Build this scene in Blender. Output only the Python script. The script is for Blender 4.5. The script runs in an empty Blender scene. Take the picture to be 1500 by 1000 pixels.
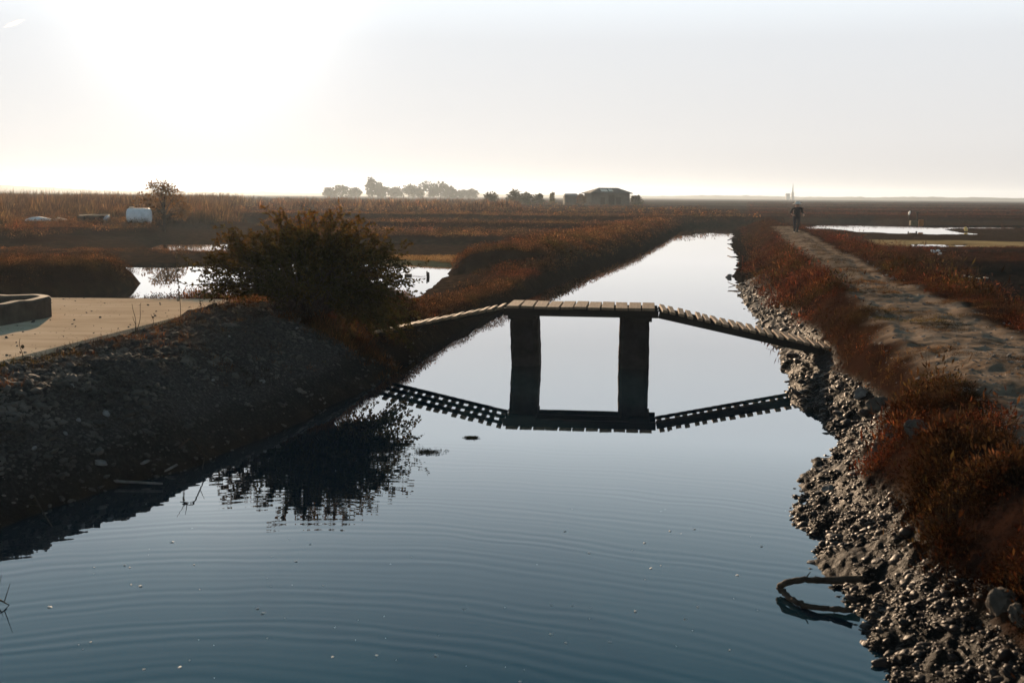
import bpy, math, random
import numpy as np
from mathutils import Vector, Matrix
random.seed(7)
RNG = np.random.default_rng(11)
R = math.radians
scene = bpy.context.scene
COL = scene.collection

# ------------------------------------------------------------------ camera
FPX, CAM_Z = 1500 * 40 / 36, 3.0
PITCH, ROLL = math.atan((500 - 287) / FPX), R(0.46)
M3 = (Matrix.Rotation(R(90) - PITCH, 3, 'X') @ Matrix.Rotation(ROLL, 3, 'Z'))
RIGHT, UP, BACK = (np.array(M3.col[i]) for i in range(3))

def ray(px, py):
    return RIGHT * ((px - 750) / FPX) + UP * ((500 - py) / FPX) - BACK

def P(px, py, z=0.0):
    """the point of height z that the photograph shows at pixel px, py (1500 x 1000)"""
    d = ray(px, py)
    t = (z - CAM_Z) / d[2]
    return np.array([d[0] * t, d[1] * t, z])

def PD(px, py, Y):
    d = ray(px, py)
    t = Y / d[1]
    return np.array([d[0] * t, Y, CAM_Z + d[2] * t])

def add_camera():
    cam = bpy.data.cameras.new('camera')
    co = bpy.data.objects.new('camera', cam)
    COL.objects.link(co)
    co.matrix_world = Matrix.Translation((0, 0, CAM_Z)) @ M3.to_4x4()
    cam.lens, cam.sensor_width, cam.sensor_fit = 40, 36, 'HORIZONTAL'
    cam.clip_start, cam.clip_end = 0.1, 30000
    cam.dof.use_dof = True
    cam.dof.focus_distance = 19.5
    cam.dof.aperture_fstop = 3.2
    scene.camera = co
add_camera()

# ------------------------------------------------------------------ helpers
def link(o):
    COL.objects.link(o)
    return o

def tag(o, label=None, cat=None, group=None, kind=None):
    if label: o['label'] = label
    if cat: o['category'] = cat
    if group: o['group'] = group
    if kind: o['kind'] = kind
    return o

def empty(name, loc=(0, 0, 0), rz=0.0):
    o = link(bpy.data.objects.new(name, None))
    o.location = tuple(float(c) for c in loc)
    o.rotation_euler = (0, 0, rz)
    o.empty_display_size = 0.2
    return o

def mesh(name, V, F, mat, parent=None, smooth=False, attrs=None, loc=None):
    """F: (n,3) or (n,4) int array, or a list of such arrays"""
    me = bpy.data.meshes.new(name)
    V = np.asarray(V, np.float32)
    if not (isinstance(F, list) and np.ndim(F[0]) == 2): F = [F]
    Fs = [np.asarray(f, np.int32) for f in F if len(f)]
    me.vertices.add(len(V))
    me.vertices.foreach_set('co', V.ravel())
    loops = np.concatenate([f.ravel() for f in Fs])
    sizes = np.concatenate([np.full(len(f), f.shape[1], np.int32) for f in Fs])
    starts = np.concatenate([[0], np.cumsum(sizes)[:-1]]).astype(np.int32)
    me.loops.add(len(loops))
    me.loops.foreach_set('vertex_index', loops)
    me.polygons.add(len(sizes))
    me.polygons.foreach_set('loop_start', starts)
    me.polygons.foreach_set('use_smooth', np.full(len(sizes), smooth))
    me.update(calc_edges=True)
    for k, a in (attrs or {}).items():
        a = np.asarray(a, np.float32)
        if a.ndim == 1:
            me.attributes.new(k, 'FLOAT', 'POINT').data.foreach_set('value', a)
        else:
            me.attributes.new(k, 'FLOAT_COLOR', 'POINT').data.foreach_set('color', a.ravel())
    me.materials.append(mat)
    o = link(bpy.data.objects.new(name, me))
    if parent is not None: o.parent = parent
    if loc is not None: o.location = tuple(float(c) for c in loc)
    return o

class MB:
    """collects pieces into one mesh"""
    def __init__(self):
        self.V, self.F3, self.F4, self.n = [], [], [], 0
    def add(self, V, F):
        V, F = np.asarray(V, float), np.asarray(F, int)
        (self.F3 if F.shape[1] == 3 else self.F4).append(F + self.n)
        self.V.append(V)
        self.n += len(V)
    def box(self, c, s, rot=None, jit=0.0):
        c, s = np.array(c, float), np.array(s, float) / 2
        b = np.array([[x, y, z] for x in (-1, 1) for y in (-1, 1) for z in (-1, 1)], float)
        # bevelled box: 24 corner points
        e = min(s) * 0.16
        V = []
        for k in b:
            for ax in range(3):
                q = k * s
                for a2 in range(3):
                    if a2 != ax: q[a2] -= k[a2] * e
                V.append(q)
        V = np.array(V)
        if jit: V = V + RNG.uniform(-jit, jit, V.shape)
        if rot is not None: V = V @ np.array(rot).T
        V = V + c
        idx = {tuple(k.astype(int)): i * 3 for i, k in enumerate(b)}
        q, t = [], []
        for ax in range(3):
            o1, o2 = [a for a in range(3) if a != ax]
            for sg in (-1, 1):
                loop = []
                for u, v in ((-1, -1), (1, -1), (1, 1), (-1, 1)):
                    k = [0, 0, 0]; k[ax] = sg; k[o1] = u; k[o2] = v
                    loop.append(idx[tuple(k)] + ax)
                if (sg > 0) == (ax == 1): loop.reverse()
                q.append(loop)
        for ax in range(3):          # edges along ax
            o1, o2 = [a for a in range(3) if a != ax]
            for u in (-1, 1):
                for v in (-1, 1):
                    k0 = [0, 0, 0]; k0[ax] = -1; k0[o1] = u; k0[o2] = v
                    k1 = list(k0); k1[ax] = 1
                    a, d = idx[tuple(k0)], idx[tuple(k1)]
                    q.append([a + o1, a + o2, d + o2, d + o1])
        for k in idx.values(): t.append([k, k + 1, k + 2])
        n = self.n
        self.V.append(V); self.n += len(V)
        self.F4.append(np.array(q) + n); self.F3.append(np.array(t) + n)
    def tube(self, pts, rad, n=7, cap=True):
        pts = np.asarray(pts, float)
        rad = np.broadcast_to(np.asarray(rad, float), (len(pts),))
        tang = np.gradient(pts, axis=0)
        V = []
        for p, t, r in zip(pts, tang, rad):
            t = t / (np.linalg.norm(t) + 1e-9)
            a = np.cross(t, (0, 0, 1) if abs(t[2]) < 0.9 else (1, 0, 0)); a /= np.linalg.norm(a)
            b = np.cross(t, a)
            th = np.arange(n) * 2 * math.pi / n
            V.append(p + r * (np.cos(th)[:, None] * a + np.sin(th)[:, None] * b))
        V = np.concatenate(V)
        F = []
        for i in range(len(pts) - 1):
            for j in range(n):
                F.append([i * n + j, i * n + (j + 1) % n, (i + 1) * n + (j + 1) % n, (i + 1) * n + j])
        m = self.n
        self.add(V, F)
        if cap:
            c = []
            for base in (0, (len(pts) - 1) * n):
                for j in range(1, n - 1): c.append([base, base + j, base + j + 1])
            self.F3.append(np.array(c) + m)
    def build(self, name, mat, parent=None, smooth=False, loc=None):
        F = []
        if self.F3: F.append(np.concatenate(self.F3))
        if self.F4: F.append(np.concatenate(self.F4))
        return mesh(name, np.concatenate(self.V), F, mat, parent, smooth, None, loc)

# value noise
_H = np.random.default_rng(5).random((256, 256)).astype(np.float32)
def vnoise(x, y):
    xi, yi = np.floor(x).astype(np.int64), np.floor(y).astype(np.int64)
    fx, fy = x - xi, y - yi
    fx, fy = fx * fx * (3 - 2 * fx), fy * fy * (3 - 2 * fy)
    a, b = _H[xi & 255, yi & 255], _H[(xi + 1) & 255, yi & 255]
    c, d = _H[xi & 255, (yi + 1) & 255], _H[(xi + 1) & 255, (yi + 1) & 255]
    return (a * (1 - fx) + b * fx) * (1 - fy) + (c * (1 - fx) + d * fx) * fy
def fbm(x, y, o=4, seed=0.0):
    s, a, t = 0, 0.5, 0
    for i in range(o):
        s = s + a * (vnoise(x * 2 ** i + 17.3 * i + seed, y * 2 ** i + 9.1 * i + seed * 1.7) * 2 - 1)
        t += a
        a *= 0.5
    return s / t
def sstep(a, b, x):
    t = np.clip((x - a) / (b - a), 0, 1)
    return t * t * (3 - 2 * t)
def sdf(poly, X, Y):
    """signed distance to a polygon, negative inside"""
    poly = np.asarray(poly, float)
    d = np.full(X.shape, 1e18)
    inside = np.zeros(X.shape, bool)
    for i in range(len(poly)):
        ax, ay = poly[i]; bx, by = poly[(i + 1) % len(poly)]
        ex, ey = bx - ax, by - ay
        wx, wy = X - ax, Y - ay
        t = np.clip((wx * ex + wy * ey) / (ex * ex + ey * ey + 1e-12), 0, 1)
        d = np.minimum(d, (wx - ex * t) ** 2 + (wy - ey * t) ** 2)
        c = (ay > Y) != (by > Y)
        if by != ay:
            inside ^= c & (X < (bx - ax) * (Y - ay) / (by - ay) + ax)
    return np.where(inside, -1, 1) * np.sqrt(d)
def W(pts, z=0.0):
    return np.array([P(x, y, z)[:2] for x, y in pts])

# ------------------------------------------------------------------ plan of the marsh
right_edge = W([(1310, 1000), (1280, 940), (1260, 900), (1230, 868), (1200, 832), (1180, 790), (1164, 742), (1170, 710),
                (1208, 665), (1224, 640), (1200, 615), (1164, 590), (1155, 560), (1140, 512), (1120, 482), (1088, 442),
                (1076, 405), (1082, 380), (1070, 360), (1074, 345), (1070, 337)])
left_edge = W([(0, 772), (150, 722), (300, 678), (450, 612), (560, 557), (605, 527), (640, 503), (690, 476), (745, 448),
               (800, 416), (870, 390), (935, 368), (962, 356), (985, 345), (1002, 333)])
CANAL = np.concatenate([[[2.2, 5.0], [2.0, -20.0], [-6.4, -20.0], [-5.6, 6.5]], left_edge, [[22, 124], [60, 128], [60, 121]], right_edge[::-1]])
mid_y = np.array([-20, 10, 20, 30, 45, 70, 100, 125, 140])
POND_L = np.concatenate([W([(160, 390), (225, 389), (280, 389), (420, 386), (590, 385), (685, 391), (655, 402), (632, 420), (602, 438)]),
                         np.array([[-6.0, 24.5], [-9.0, 22.2], [-22, 22.3], [-20, 31.5], [-13.6, 32.4], [-12.5, 33.4], [-12.1, 34.6], [-12.1, 36.5], [-12.5, 38.2], [-13.6, 39.4]])])
POND_S = W([(206, 362), (225, 357), (330, 357), (340, 369), (212, 368)])
POND_R = W([(1196, 328.5), (1225, 324.5), (1275, 324), (1330, 327), (1360, 333), (1400, 338.5), (1440, 343.5), (1400, 344.5), (1330, 344), (1265, 341.5), (1215, 336)])
PUDDLE = W([(1333, 359), (1350, 357.8), (1380, 358.2), (1388, 360.5), (1362, 362.6), (1340, 362)])
PUDDLE2 = W([(1398, 359.5), (1412, 359), (1408, 361), (1400, 361)])
TAN_R = W([(1262, 352), (1400, 353), (1620, 358), (1900, 366), (1900, 378), (1600, 368), (1400, 363), (1300, 362)], 0.06)
TAN_L = W([(560, 375), (640, 375), (720, 377), (735, 384), (705, 389.5), (640, 386), (560, 383)], 0.12)
road_l = W([(1500, 640), (1437, 602), (1375, 542), (1310, 502), (1275, 467), (1207, 402), (1165, 370), (1140, 345), (1126, 331)], 1.0)
road_r = W([(1450, 467), (1387, 437), (1325, 415), (1275, 385), (1235, 368), (1195, 346), (1160, 331)], 1.0)
ROAD = np.concatenate([[[3.2, -10], [3.9, 6]], road_l, road_r[::-1], [[6.6, 9], [5.6, -10]]])
SLAB = np.array([[-7.15, 6.0], [-6.22, 14.0], [-5.45, 20.0], [-5.05, 22.2], [-24, 22.5], [-24, 6.0]])
BUSH = np.array([-3.55, 19.7])
MOUND = np.array([-4.75, 20.0])

RIDGES_L = [(68, 71.5, .62), (77, 79, .6), (87, 92, .9), (113, 122, 1.05), (150, 156, 1.0), (170, 182, 1.1), (235, 255, 1.1), (330, 350, 1.2), (440, 480, 1.3)]
RIDGES_R = [(45.8, 53, .55), (61.5, 65, .27), (84, 89, .08), (150, 157, .6), (158, 166, .8), (200, 214, .9), (270, 290, 1.0), (360, 400, 1.1), (500, 540, 1.3)]

def masks(X, Y):
    m = {}
    wob = .14 * fbm(X * 1.3, Y * 1.3, 3, 3.0)
    far = np.clip(Y / 40, .6, 4)
    m['dc'] = sdf(CANAL, X, Y) + wob * np.minimum(far, 2)
    xc = np.interp(Y, [-20, 8, 20, 40, 60, 98, 118, 125], [-2, -1.0, 1.2, 4.5, 8.5, 16.5, 20, 30])
    m['right'] = X > xc
    m['dr'] = sdf(ROAD, X, Y) + .25 * fbm(X * .9, Y * .9, 3, 8.0)
    m['dpl'] = sdf(POND_L, X, Y) + .3 * fbm(X * .5, Y * .5, 3, 1.0)
    m['dps'] = sdf(POND_S, X, Y)
    m['dpr'] = sdf(POND_R, X, Y) + .8 * fbm(X * .3, Y * .3, 3, 2.0)
    m['dpd'] = np.minimum(sdf(PUDDLE, X, Y), sdf(PUDDLE2, X, Y)) + .5 * fbm(X * .8, Y * .8, 3, 4.0)
    m['dtr'] = sdf(TAN_R, X, Y) + .7 * fbm(X * .4, Y * .4, 3, 6.0)
    m['dtl'] = sdf(TAN_L, X, Y) + .3 * fbm(X * .6, Y * .6, 3, 6.5)
    m['ds'] = sdf(SLAB, X, Y)
    m['scrub'] = (1 - sstep(-.29, -.20, X / np.maximum(Y, 1.0))) * sstep(58, 66, Y)
    return m

def ridges(X, Y, base, L, amp):
    h = base
    Yw = Y + amp * fbm(X * .07, Y * 0 + 1.5, 3, 2.2) * np.clip(Y / 60, .6, 4) + .35 * fbm(X * .5, Y * .5, 2, 4.4)
    for (a, b, top) in L:
        w = max(1.0, (a - 40) * .012 + 1.0)
        f = sstep(a - w, a, Yw) * (1 - sstep(b, b + 2.5 * w, Yw))
        t = top + .12 * fbm(X * .15, Y * .15, 3, a)
        h = np.maximum(h, base + (t - base) * f)
    return h

def height(X, Y, m=None):
    m = m or masks(X, Y)
    low, mid_, fine = fbm(X * .12, Y * .12, 3, 1.1), fbm(X * .9, Y * .9, 4, 2.1), fbm(X * 5, Y * 5, 4, 3.3)
    dc = m['dc']
    # ---- left of the canal
    base = .10 + .06 * low
    hl = ridges(X, Y, base, RIDGES_L, 1.6)
    hl = hl + (np.maximum(hl, .85 + .25 * low) - hl) * m['scrub']
    q = X / np.maximum(Y, 1.0)
    lz = sstep(-.322, -.308, q) * (1 - sstep(-.235, -.21, q)) * sstep(64, 66, Y) * (1 - sstep(92, 98, Y))
    hl = hl * (1 - lz) + np.minimum(hl, .16 + .05 * mid_) * lz
    hl = np.maximum(hl, (.78 + .08 * mid_) * sstep(31.8, 32.6, Y) * (1 - sstep(39, 40.5, Y)) * (X < -11))
    hl = np.maximum(hl, (.24 + .05 * mid_) * sstep(48, 53.5, Y + .8 * low) * (1 - sstep(56, 59, Y)) * sstep(-6.0, -10, X))
    hl = np.maximum(hl, (.93 + .1 * mid_) * np.where(Y > 40, sstep(5.5, 3.2, dc), sstep(13, 7, dc)) * sstep(18, 24, Y))
    hl = np.where(Y < 24, np.maximum(hl, .9), hl)
    tl = sstep(.4, -.4, m['dtl']); hl = hl * (1 - tl) + (.12 + .02 * mid_) * tl
    gentle = (Y < 43) & (Y > 24.5) & (X > -5.5)
    hl = np.minimum(hl, np.where(gentle, np.interp(m['dpl'], [-1.5, -.3, 0, .5, 2, 5, 8, 12], [-.5, -.1, 0, .08, .26, .55, .9, 2]),
                                 np.interp(m['dpl'], [-1.5, -.3, 0, .25, .7, 1.6, 4], [-.5, -.1, 0, .32, .72, 1.0, 3])))
    hl = np.minimum(hl, np.interp(m['dps'], [-1.5, 0, 2, 6, 12], [-.4, 0, .12, .5, 3]))
    near = 1 - sstep(21, 25, Y)
    pn = np.interp(dc, [-3, -.3, 0, .4, .9, 1.5, 2.3, 6], [-1.2, -.15, 0, .33, .62, .87, .97, 2])
    pf = np.interp(dc, [-3, -.3, 0, .3, .9, 1.6, 3, 6], [-1.2, -.15, 0, .32, .78, .95, 1.3, 3])
    hl = np.minimum(hl, pn * near + pf * (1 - near))
    r2 = (X - MOUND[0]) ** 2 / 1.1 + (Y - MOUND[1]) ** 2 / 1.6
    hl = hl + .17 * np.exp(-r2)
    r3 = (X - BUSH[0]) ** 2 + (Y - BUSH[1]) ** 2
    hl = hl + .10 * np.exp(-r3 / .8) * (dc > .5)
    ins = sstep(-.05, -.35, m['ds']); hl = hl * (1 - ins) + np.minimum(hl, .62) * ins
    # ---- right of the canal
    base = .12 + .08 * low + .3 * sstep(140, 165, Y)
    hr = ridges(X, Y, base, RIDGES_R, 1.0)
    tr = sstep(.8, -.8, m['dtr']); hr = hr * (1 - tr) + (.07 + .015 * mid_) * tr
    emb = sstep(3.1, .3, m['dr'])
    strip = sstep(6.0, 3.0, dc) * (Y < 130)
    emb = np.maximum(emb, strip * (X < 24))
    hr = np.maximum(hr, hr + (1.0 + .06 * mid_ - hr) * emb)
    pond = np.minimum(m['dpr'], m['dpd'] * 1.0)
    hr = np.minimum(hr, np.interp(m['dpr'], [-3, -.3, 0, 1.0, 3, 6], [-.5, -.06, 0, .25, .8, 3]))
    hr = np.where(m['dpd'] < 1, np.minimum(hr, np.interp(m['dpd'], [-1, 0, 1], [-.1, -.005, .06])), hr)
    wid = np.interp(Y, [10, 25, 50, 100], [1, 1, 1.6, 2.0])
    hr = np.minimum(hr, np.interp(dc / wid, [-3, -.3, 0, .35, .75, 1.1, 1.5, 5], [-1.2, -.15, 0, .15, .42, .84, 1.0, 3]))
    h = np.where(m['right'], hr, hl)
    # ---- roughness of the ground
    mz = sstep(-.25, .05, dc) * sstep(.62, .40, h) * (Y < 60) * m['right']
    h = h + mz * (.075 * fbm(X * 2.6, Y * 2.6, 3, 15.0) + .06 * (np.abs(fbm(X * 5.5, Y * 5.5, 3, 16.0)) - .15) + .03 * fbm(X * 13, Y * 13, 2, 17.0))
    lb = (~m['right']) * (Y < 24) * sstep(.3, .8, dc) * sstep(.05, .5, m['ds'])
    h = h + lb * (.09 * fbm(X * 1.7, Y * 1.7, 3, 18.0) + .045 * fbm(X * 6, Y * 6, 3, 19.0))
    road = sstep(.25, -.25, m['dr'])
    flat = np.maximum(np.maximum(road, sstep(0.6, 0, m['dtr'])), sstep(.3, 0, m['dtl']))
    above = sstep(-.05, .1, h)
    k = (1 - .35 * flat) * above * sstep(-.2, .6, dc)
    h = h + .05 * mid_ * k + .03 * fine * k * np.clip(1.5 - Y / 60, .15, 1)
    h = h + road * (Y < 70) * (.028 * fbm(X * 3.1, Y * 3.1, 3, 12.0) + .02 * fbm(X * 1.1, Y * 1.6, 3, 14.0)) * sstep(-.2, .6, dc)
    rut = np.exp(-((m['dr'] + .45) / .16) ** 2)
    h = h - .035 * rut * (Y < 80)
    far = np.hypot(X, Y)
    h = np.where(far > 600, np.maximum(h, .7), h)
    return h

# ------------------------------------------------------------------ materials
class NT:
    def __init__(self, name):
        self.mat = bpy.data.materials.new(name)
        self.mat.use_nodes = True
        self.t = self.mat.node_tree
        self.t.nodes.clear()
        self.out = self.n('ShaderNodeOutputMaterial')
    def n(self, typ, ins=None, **kw):
        nd = self.t.nodes.new(typ)
        for k, v in kw.items(): setattr(nd, k, v)
        for k, v in (ins or {}).items(): self.set(nd.inputs[k], v)
        return nd
    def set(self, sock, v):
        if isinstance(v, bpy.types.NodeSocket): self.t.links.new(v, sock)
        elif isinstance(v, (tuple, list)) and len(v) == 3 and sock.type == 'RGBA': sock.default_value = (*v, 1)
        else: sock.default_value = v
    def pos(self): return self.n('ShaderNodeNewGeometry').outputs['Position']
    def noise(self, scale, detail=4, rough=.55, vec=None, dist=0.0):
        return self.n('ShaderNodeTexNoise', {'Vector': vec or self.pos(), 'Scale': scale, 'Detail': detail, 'Roughness': rough, 'Distortion': dist}).outputs['Fac']
    def ramp(self, fac, stops):
        r = self.n('ShaderNodeValToRGB', {'Fac': fac})
        e = r.color_ramp.elements
        while len(e) < len(stops): e.new(.5)
        for el, (p, c) in zip(e, stops): el.position, el.color = p, (*c, 1)
        return r.outputs['Color']
    def mix(self, fac, a, b, mode='MIX'):
        m = self.n('ShaderNodeMix', data_type='RGBA', blend_type=mode)
        self.set(m.inputs[0], fac); self.set(m.inputs[6], a); self.set(m.inputs[7], b)
        return m.outputs[2]
    def math(self, op, a, b=0.0, c=0.0):
        m = self.n('ShaderNodeMath', operation=op)
        self.set(m.inputs[0], a); self.set(m.inputs[1], b); self.set(m.inputs[2], c)
        return m.outputs[0]
    def attr(self, name, out='Fac'): return self.n('ShaderNodeAttribute', attribute_name=name).outputs[out]
    def bump(self, h, strength=.5, dist=.02): return self.n('ShaderNodeBump', {'Height': h, 'Strength': strength, 'Distance': dist}).outputs['Normal']
    def surf(self, col, rough=.8, normal=None, spec=.3, metal=0.0):
        b = self.n('ShaderNodeBsdfPrincipled', {'Base Color': col, 'Roughness': rough, 'Specular IOR Level': spec, 'Metallic': metal})
        if normal: self.set(b.inputs['Normal'], normal)
        self.set(self.out.inputs['Surface'], b.outputs[0])
        return self.mat

def simple(name, c1, c2, scale=8, rough=.8, bump=.4, dist=.01, spec=.12):
    t = NT(name)
    v = t.n('ShaderNodeTexCoord').outputs['Object']
    f = t.noise(scale, 5, .6, v)
    return t.surf(t.ramp(f, [(.3, c1), (.7, c2)]), rough, t.bump(t.noise(scale * 4, 5, .6, v), bump, dist), spec)

def make_ground():
    t = NT('marsh_ground')
    p = t.pos()
    n1, n2, n3 = t.noise(.35, 5), t.noise(3.0, 6, .65), t.noise(26, 5, .65)
    soil = t.ramp(n2, [(.3, (.012, .008, .006)), (.55, (.035, .022, .014)), (.75, (.075, .045, .026))])
    veg = t.ramp(t.noise(1.1, 5, .7), [(.3, (.012, .006, .004)), (.5, (.024, .011, .007)), (.7, (.036, .02, .010))])
    mud = t.ramp(n2, [(.3, (.0035, .003, .0027)), (.7, (.013, .0105, .009))])
    road = t.ramp(t.mix(.45, n2, t.noise(.9, 4)), [(.36, (.05, .034, .023)), (.5, (.165, .120, .086)), (.66, (.28, .212, .158))])
    tan = t.ramp(n1, [(.35, (.19, .13, .06)), (.65, (.32, .24, .12))])
    grav = t.ramp(n3, [(.3, (.02, .018, .017)), (.55, (.05, .046, .043)), (.75, (.13, .12, .112))])
    c = t.mix(t.attr('veg'), soil, veg)
    c = t.mix(t.attr('grav'), c, grav)
    c = t.mix(t.attr('tan'), c, tan)
    c = t.mix(t.attr('road'), c, road)
    c = t.mix(t.attr('mud'), c, mud)
    rgh = t.math('SUBTRACT', .93, t.math('MULTIPLY', t.attr('mud'), t.math('MULTIPLY', n3, .75)))
    hgt = t.math('ADD', t.math('MULTIPLY', n3, .5), n2)
    b = t.surf(c, rgh, t.bump(hgt, .8, .05), .1)
    pb = [q for q in t.t.nodes if q.type == 'BSDF_PRINCIPLED'][0]
    t.set(pb.inputs['Specular IOR Level'], t.math('MULTIPLY', t.attr('mud'), t.math('MULTIPLY', t.attr('wet'), .03)))
    return b

def make_leafy(name, trans=.45, gloss=.0):
    t = NT(name)
    col = t.attr('tint', 'Color')
    d = t.n('ShaderNodeBsdfDiffuse', {'Color': col})
    tr = t.n('ShaderNodeBsdfTranslucent', {'Color': t.mix(1.0, col, (1.9, 1.5, 1.0), 'MULTIPLY')})
    m = t.n('ShaderNodeMixShader', {0: trans, 1: d.outputs[0], 2: tr.outputs[0]})
    t.set(t.out.inputs['Surface'], m.outputs[0])
    return t.mat

def make_water():
    t = NT('calm_water')
    p = t.pos()
    sep = t.n('ShaderNodeSeparateXYZ', {0: p})
    cx = t.math('ADD', sep.outputs[0], 1.9); cy = t.math('SUBTRACT', sep.outputs[1], 2.1)
    r = t.math('SQRT', t.math('ADD', t.math('MULTIPLY', cx, cx), t.math('MULTIPLY', cy, cy)))
    warp = t.math('ADD', t.math('MULTIPLY', t.noise(.30, 2), .8), t.math('MULTIPLY', t.noise(1.1, 2), .16))
    rr = t.math('ADD', r, warp)
    w1 = t.math('SINE', t.math('MULTIPLY', rr, 33.0))
    w2 = t.math('SINE', t.math('MULTIPLY_ADD', rr, 40.3, 1.3))
    w3 = t.math('SINE', t.math('MULTIPLY_ADD', rr, 58.0, .4))
    rings = t.math('ADD', t.math('ADD', t.math('MULTIPLY', w1, .5), t.math('MULTIPLY', w2, .55)), t.math('MULTIPLY', w3, .18))
    fade = t.n('ShaderNodeMapRange', {'Value': r, 'From Min': 4.5, 'From Max': 14.0, 'To Min': 1.0, 'To Max': .05}, interpolation_type='SMOOTHSTEP').outputs[0]
    patch = t.math('MULTIPLY_ADD', t.noise(.5, 2), 1.2, .1)
    rings = t.math('MULTIPLY', rings, t.math('MULTIPLY', fade, patch))
    chop = t.math('MULTIPLY', t.noise(5.0, 3, .5), t.math('MULTIPLY_ADD', fade, .5, .12))
    swell = t.math('MULTIPLY', t.noise(.8, 2), .3)
    h = t.math('ADD', rings, t.math('ADD', chop, swell))
    nm = t.bump(h, 1.0, .00028)
    fr = t.n('ShaderNodeFresnel', {'IOR': 1.48, 'Normal': nm}).outputs[0]
    fac = t.math('MINIMUM', t.math('MULTIPLY', fr, 1.38), 1.0)
    df = t.n('ShaderNodeBsdfDiffuse', {'Color': (.005, .018, .026), 'Normal': nm})
    gl = t.n('ShaderNodeBsdfGlossy', {'Color': (1, 1, 1), 'Roughness': .012, 'Normal': nm})
    m = t.n('ShaderNodeMixShader', {0: fac, 1: df.outputs[0], 2: gl.outputs[0]})
    t.set(t.out.inputs['Surface'], m.outputs[0])
    return t.mat

def make_wood(name, dark, light, axis=1):
    t = NT(name)
    v = t.n('ShaderNodeTexCoord').outputs['Object']
    sc = [14, 14, 14]; sc[axis] = 1.2
    mv = t.n('ShaderNodeMapping', {'Vector': v, 'Scale': tuple(sc)}).outputs[0]
    g = t.noise(2.2, 6, .65, mv)
    c = t.mix(t.math('MULTIPLY', t.noise(3, 3, .5, v), .7), t.ramp(g, [(.3, dark), (.7, light)]), dark)
    return t.surf(c, .78, t.bump(g, .5, .006), .08)

MG = make_ground()
MLEAF = make_leafy('glasswort_leaf', .42)
MBUSHLEAF = make_leafy('bush_leaf', .38)
MSCRUB = make_leafy('dry_scrub_stem', .5)
MFARLEAF = make_leafy('far_tree_leaf', .3)
MWATER = make_water()
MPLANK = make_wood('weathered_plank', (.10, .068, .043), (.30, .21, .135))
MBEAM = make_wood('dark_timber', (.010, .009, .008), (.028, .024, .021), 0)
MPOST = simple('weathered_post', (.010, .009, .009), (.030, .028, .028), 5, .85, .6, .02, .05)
MBARK = simple('dark_bark', (.016, .011, .008), (.05, .036, .025), 14, .85, .6, .01)
MCONC = simple('slab_concrete', (.27, .205, .14), (.40, .31, .215), 1.6, .8, .25, .006, .3)
MBASIN = simple('shade_dark_concrete', (.03, .025, .02), (.095, .078, .06), 3, .85, .5, .012)  # concrete colour darkened so the basin walls read as shaded
MCLOD = simple('wet_mud', (.010, .007, .006), (.032, .022, .018), 6, .5, .8, .012, .12)
MRUBBLE = simple('rubble_stone', (.014, .0125, .011), (.12, .105, .092), 1.4, .85, .5, .01, .03)
MROCK = simple('grey_rock', (.06, .052, .047), (.18, .16, .145), 6, .75, .6, .015)
MPALE = simple('pale_stone', (.08, .078, .078), (.19, .185, .18), 9, .7, .4, .006)
MDRY = simple('dry_stem', (.07, .045, .025), (.16, .11, .06), 20, .8, .3, .003)

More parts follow.
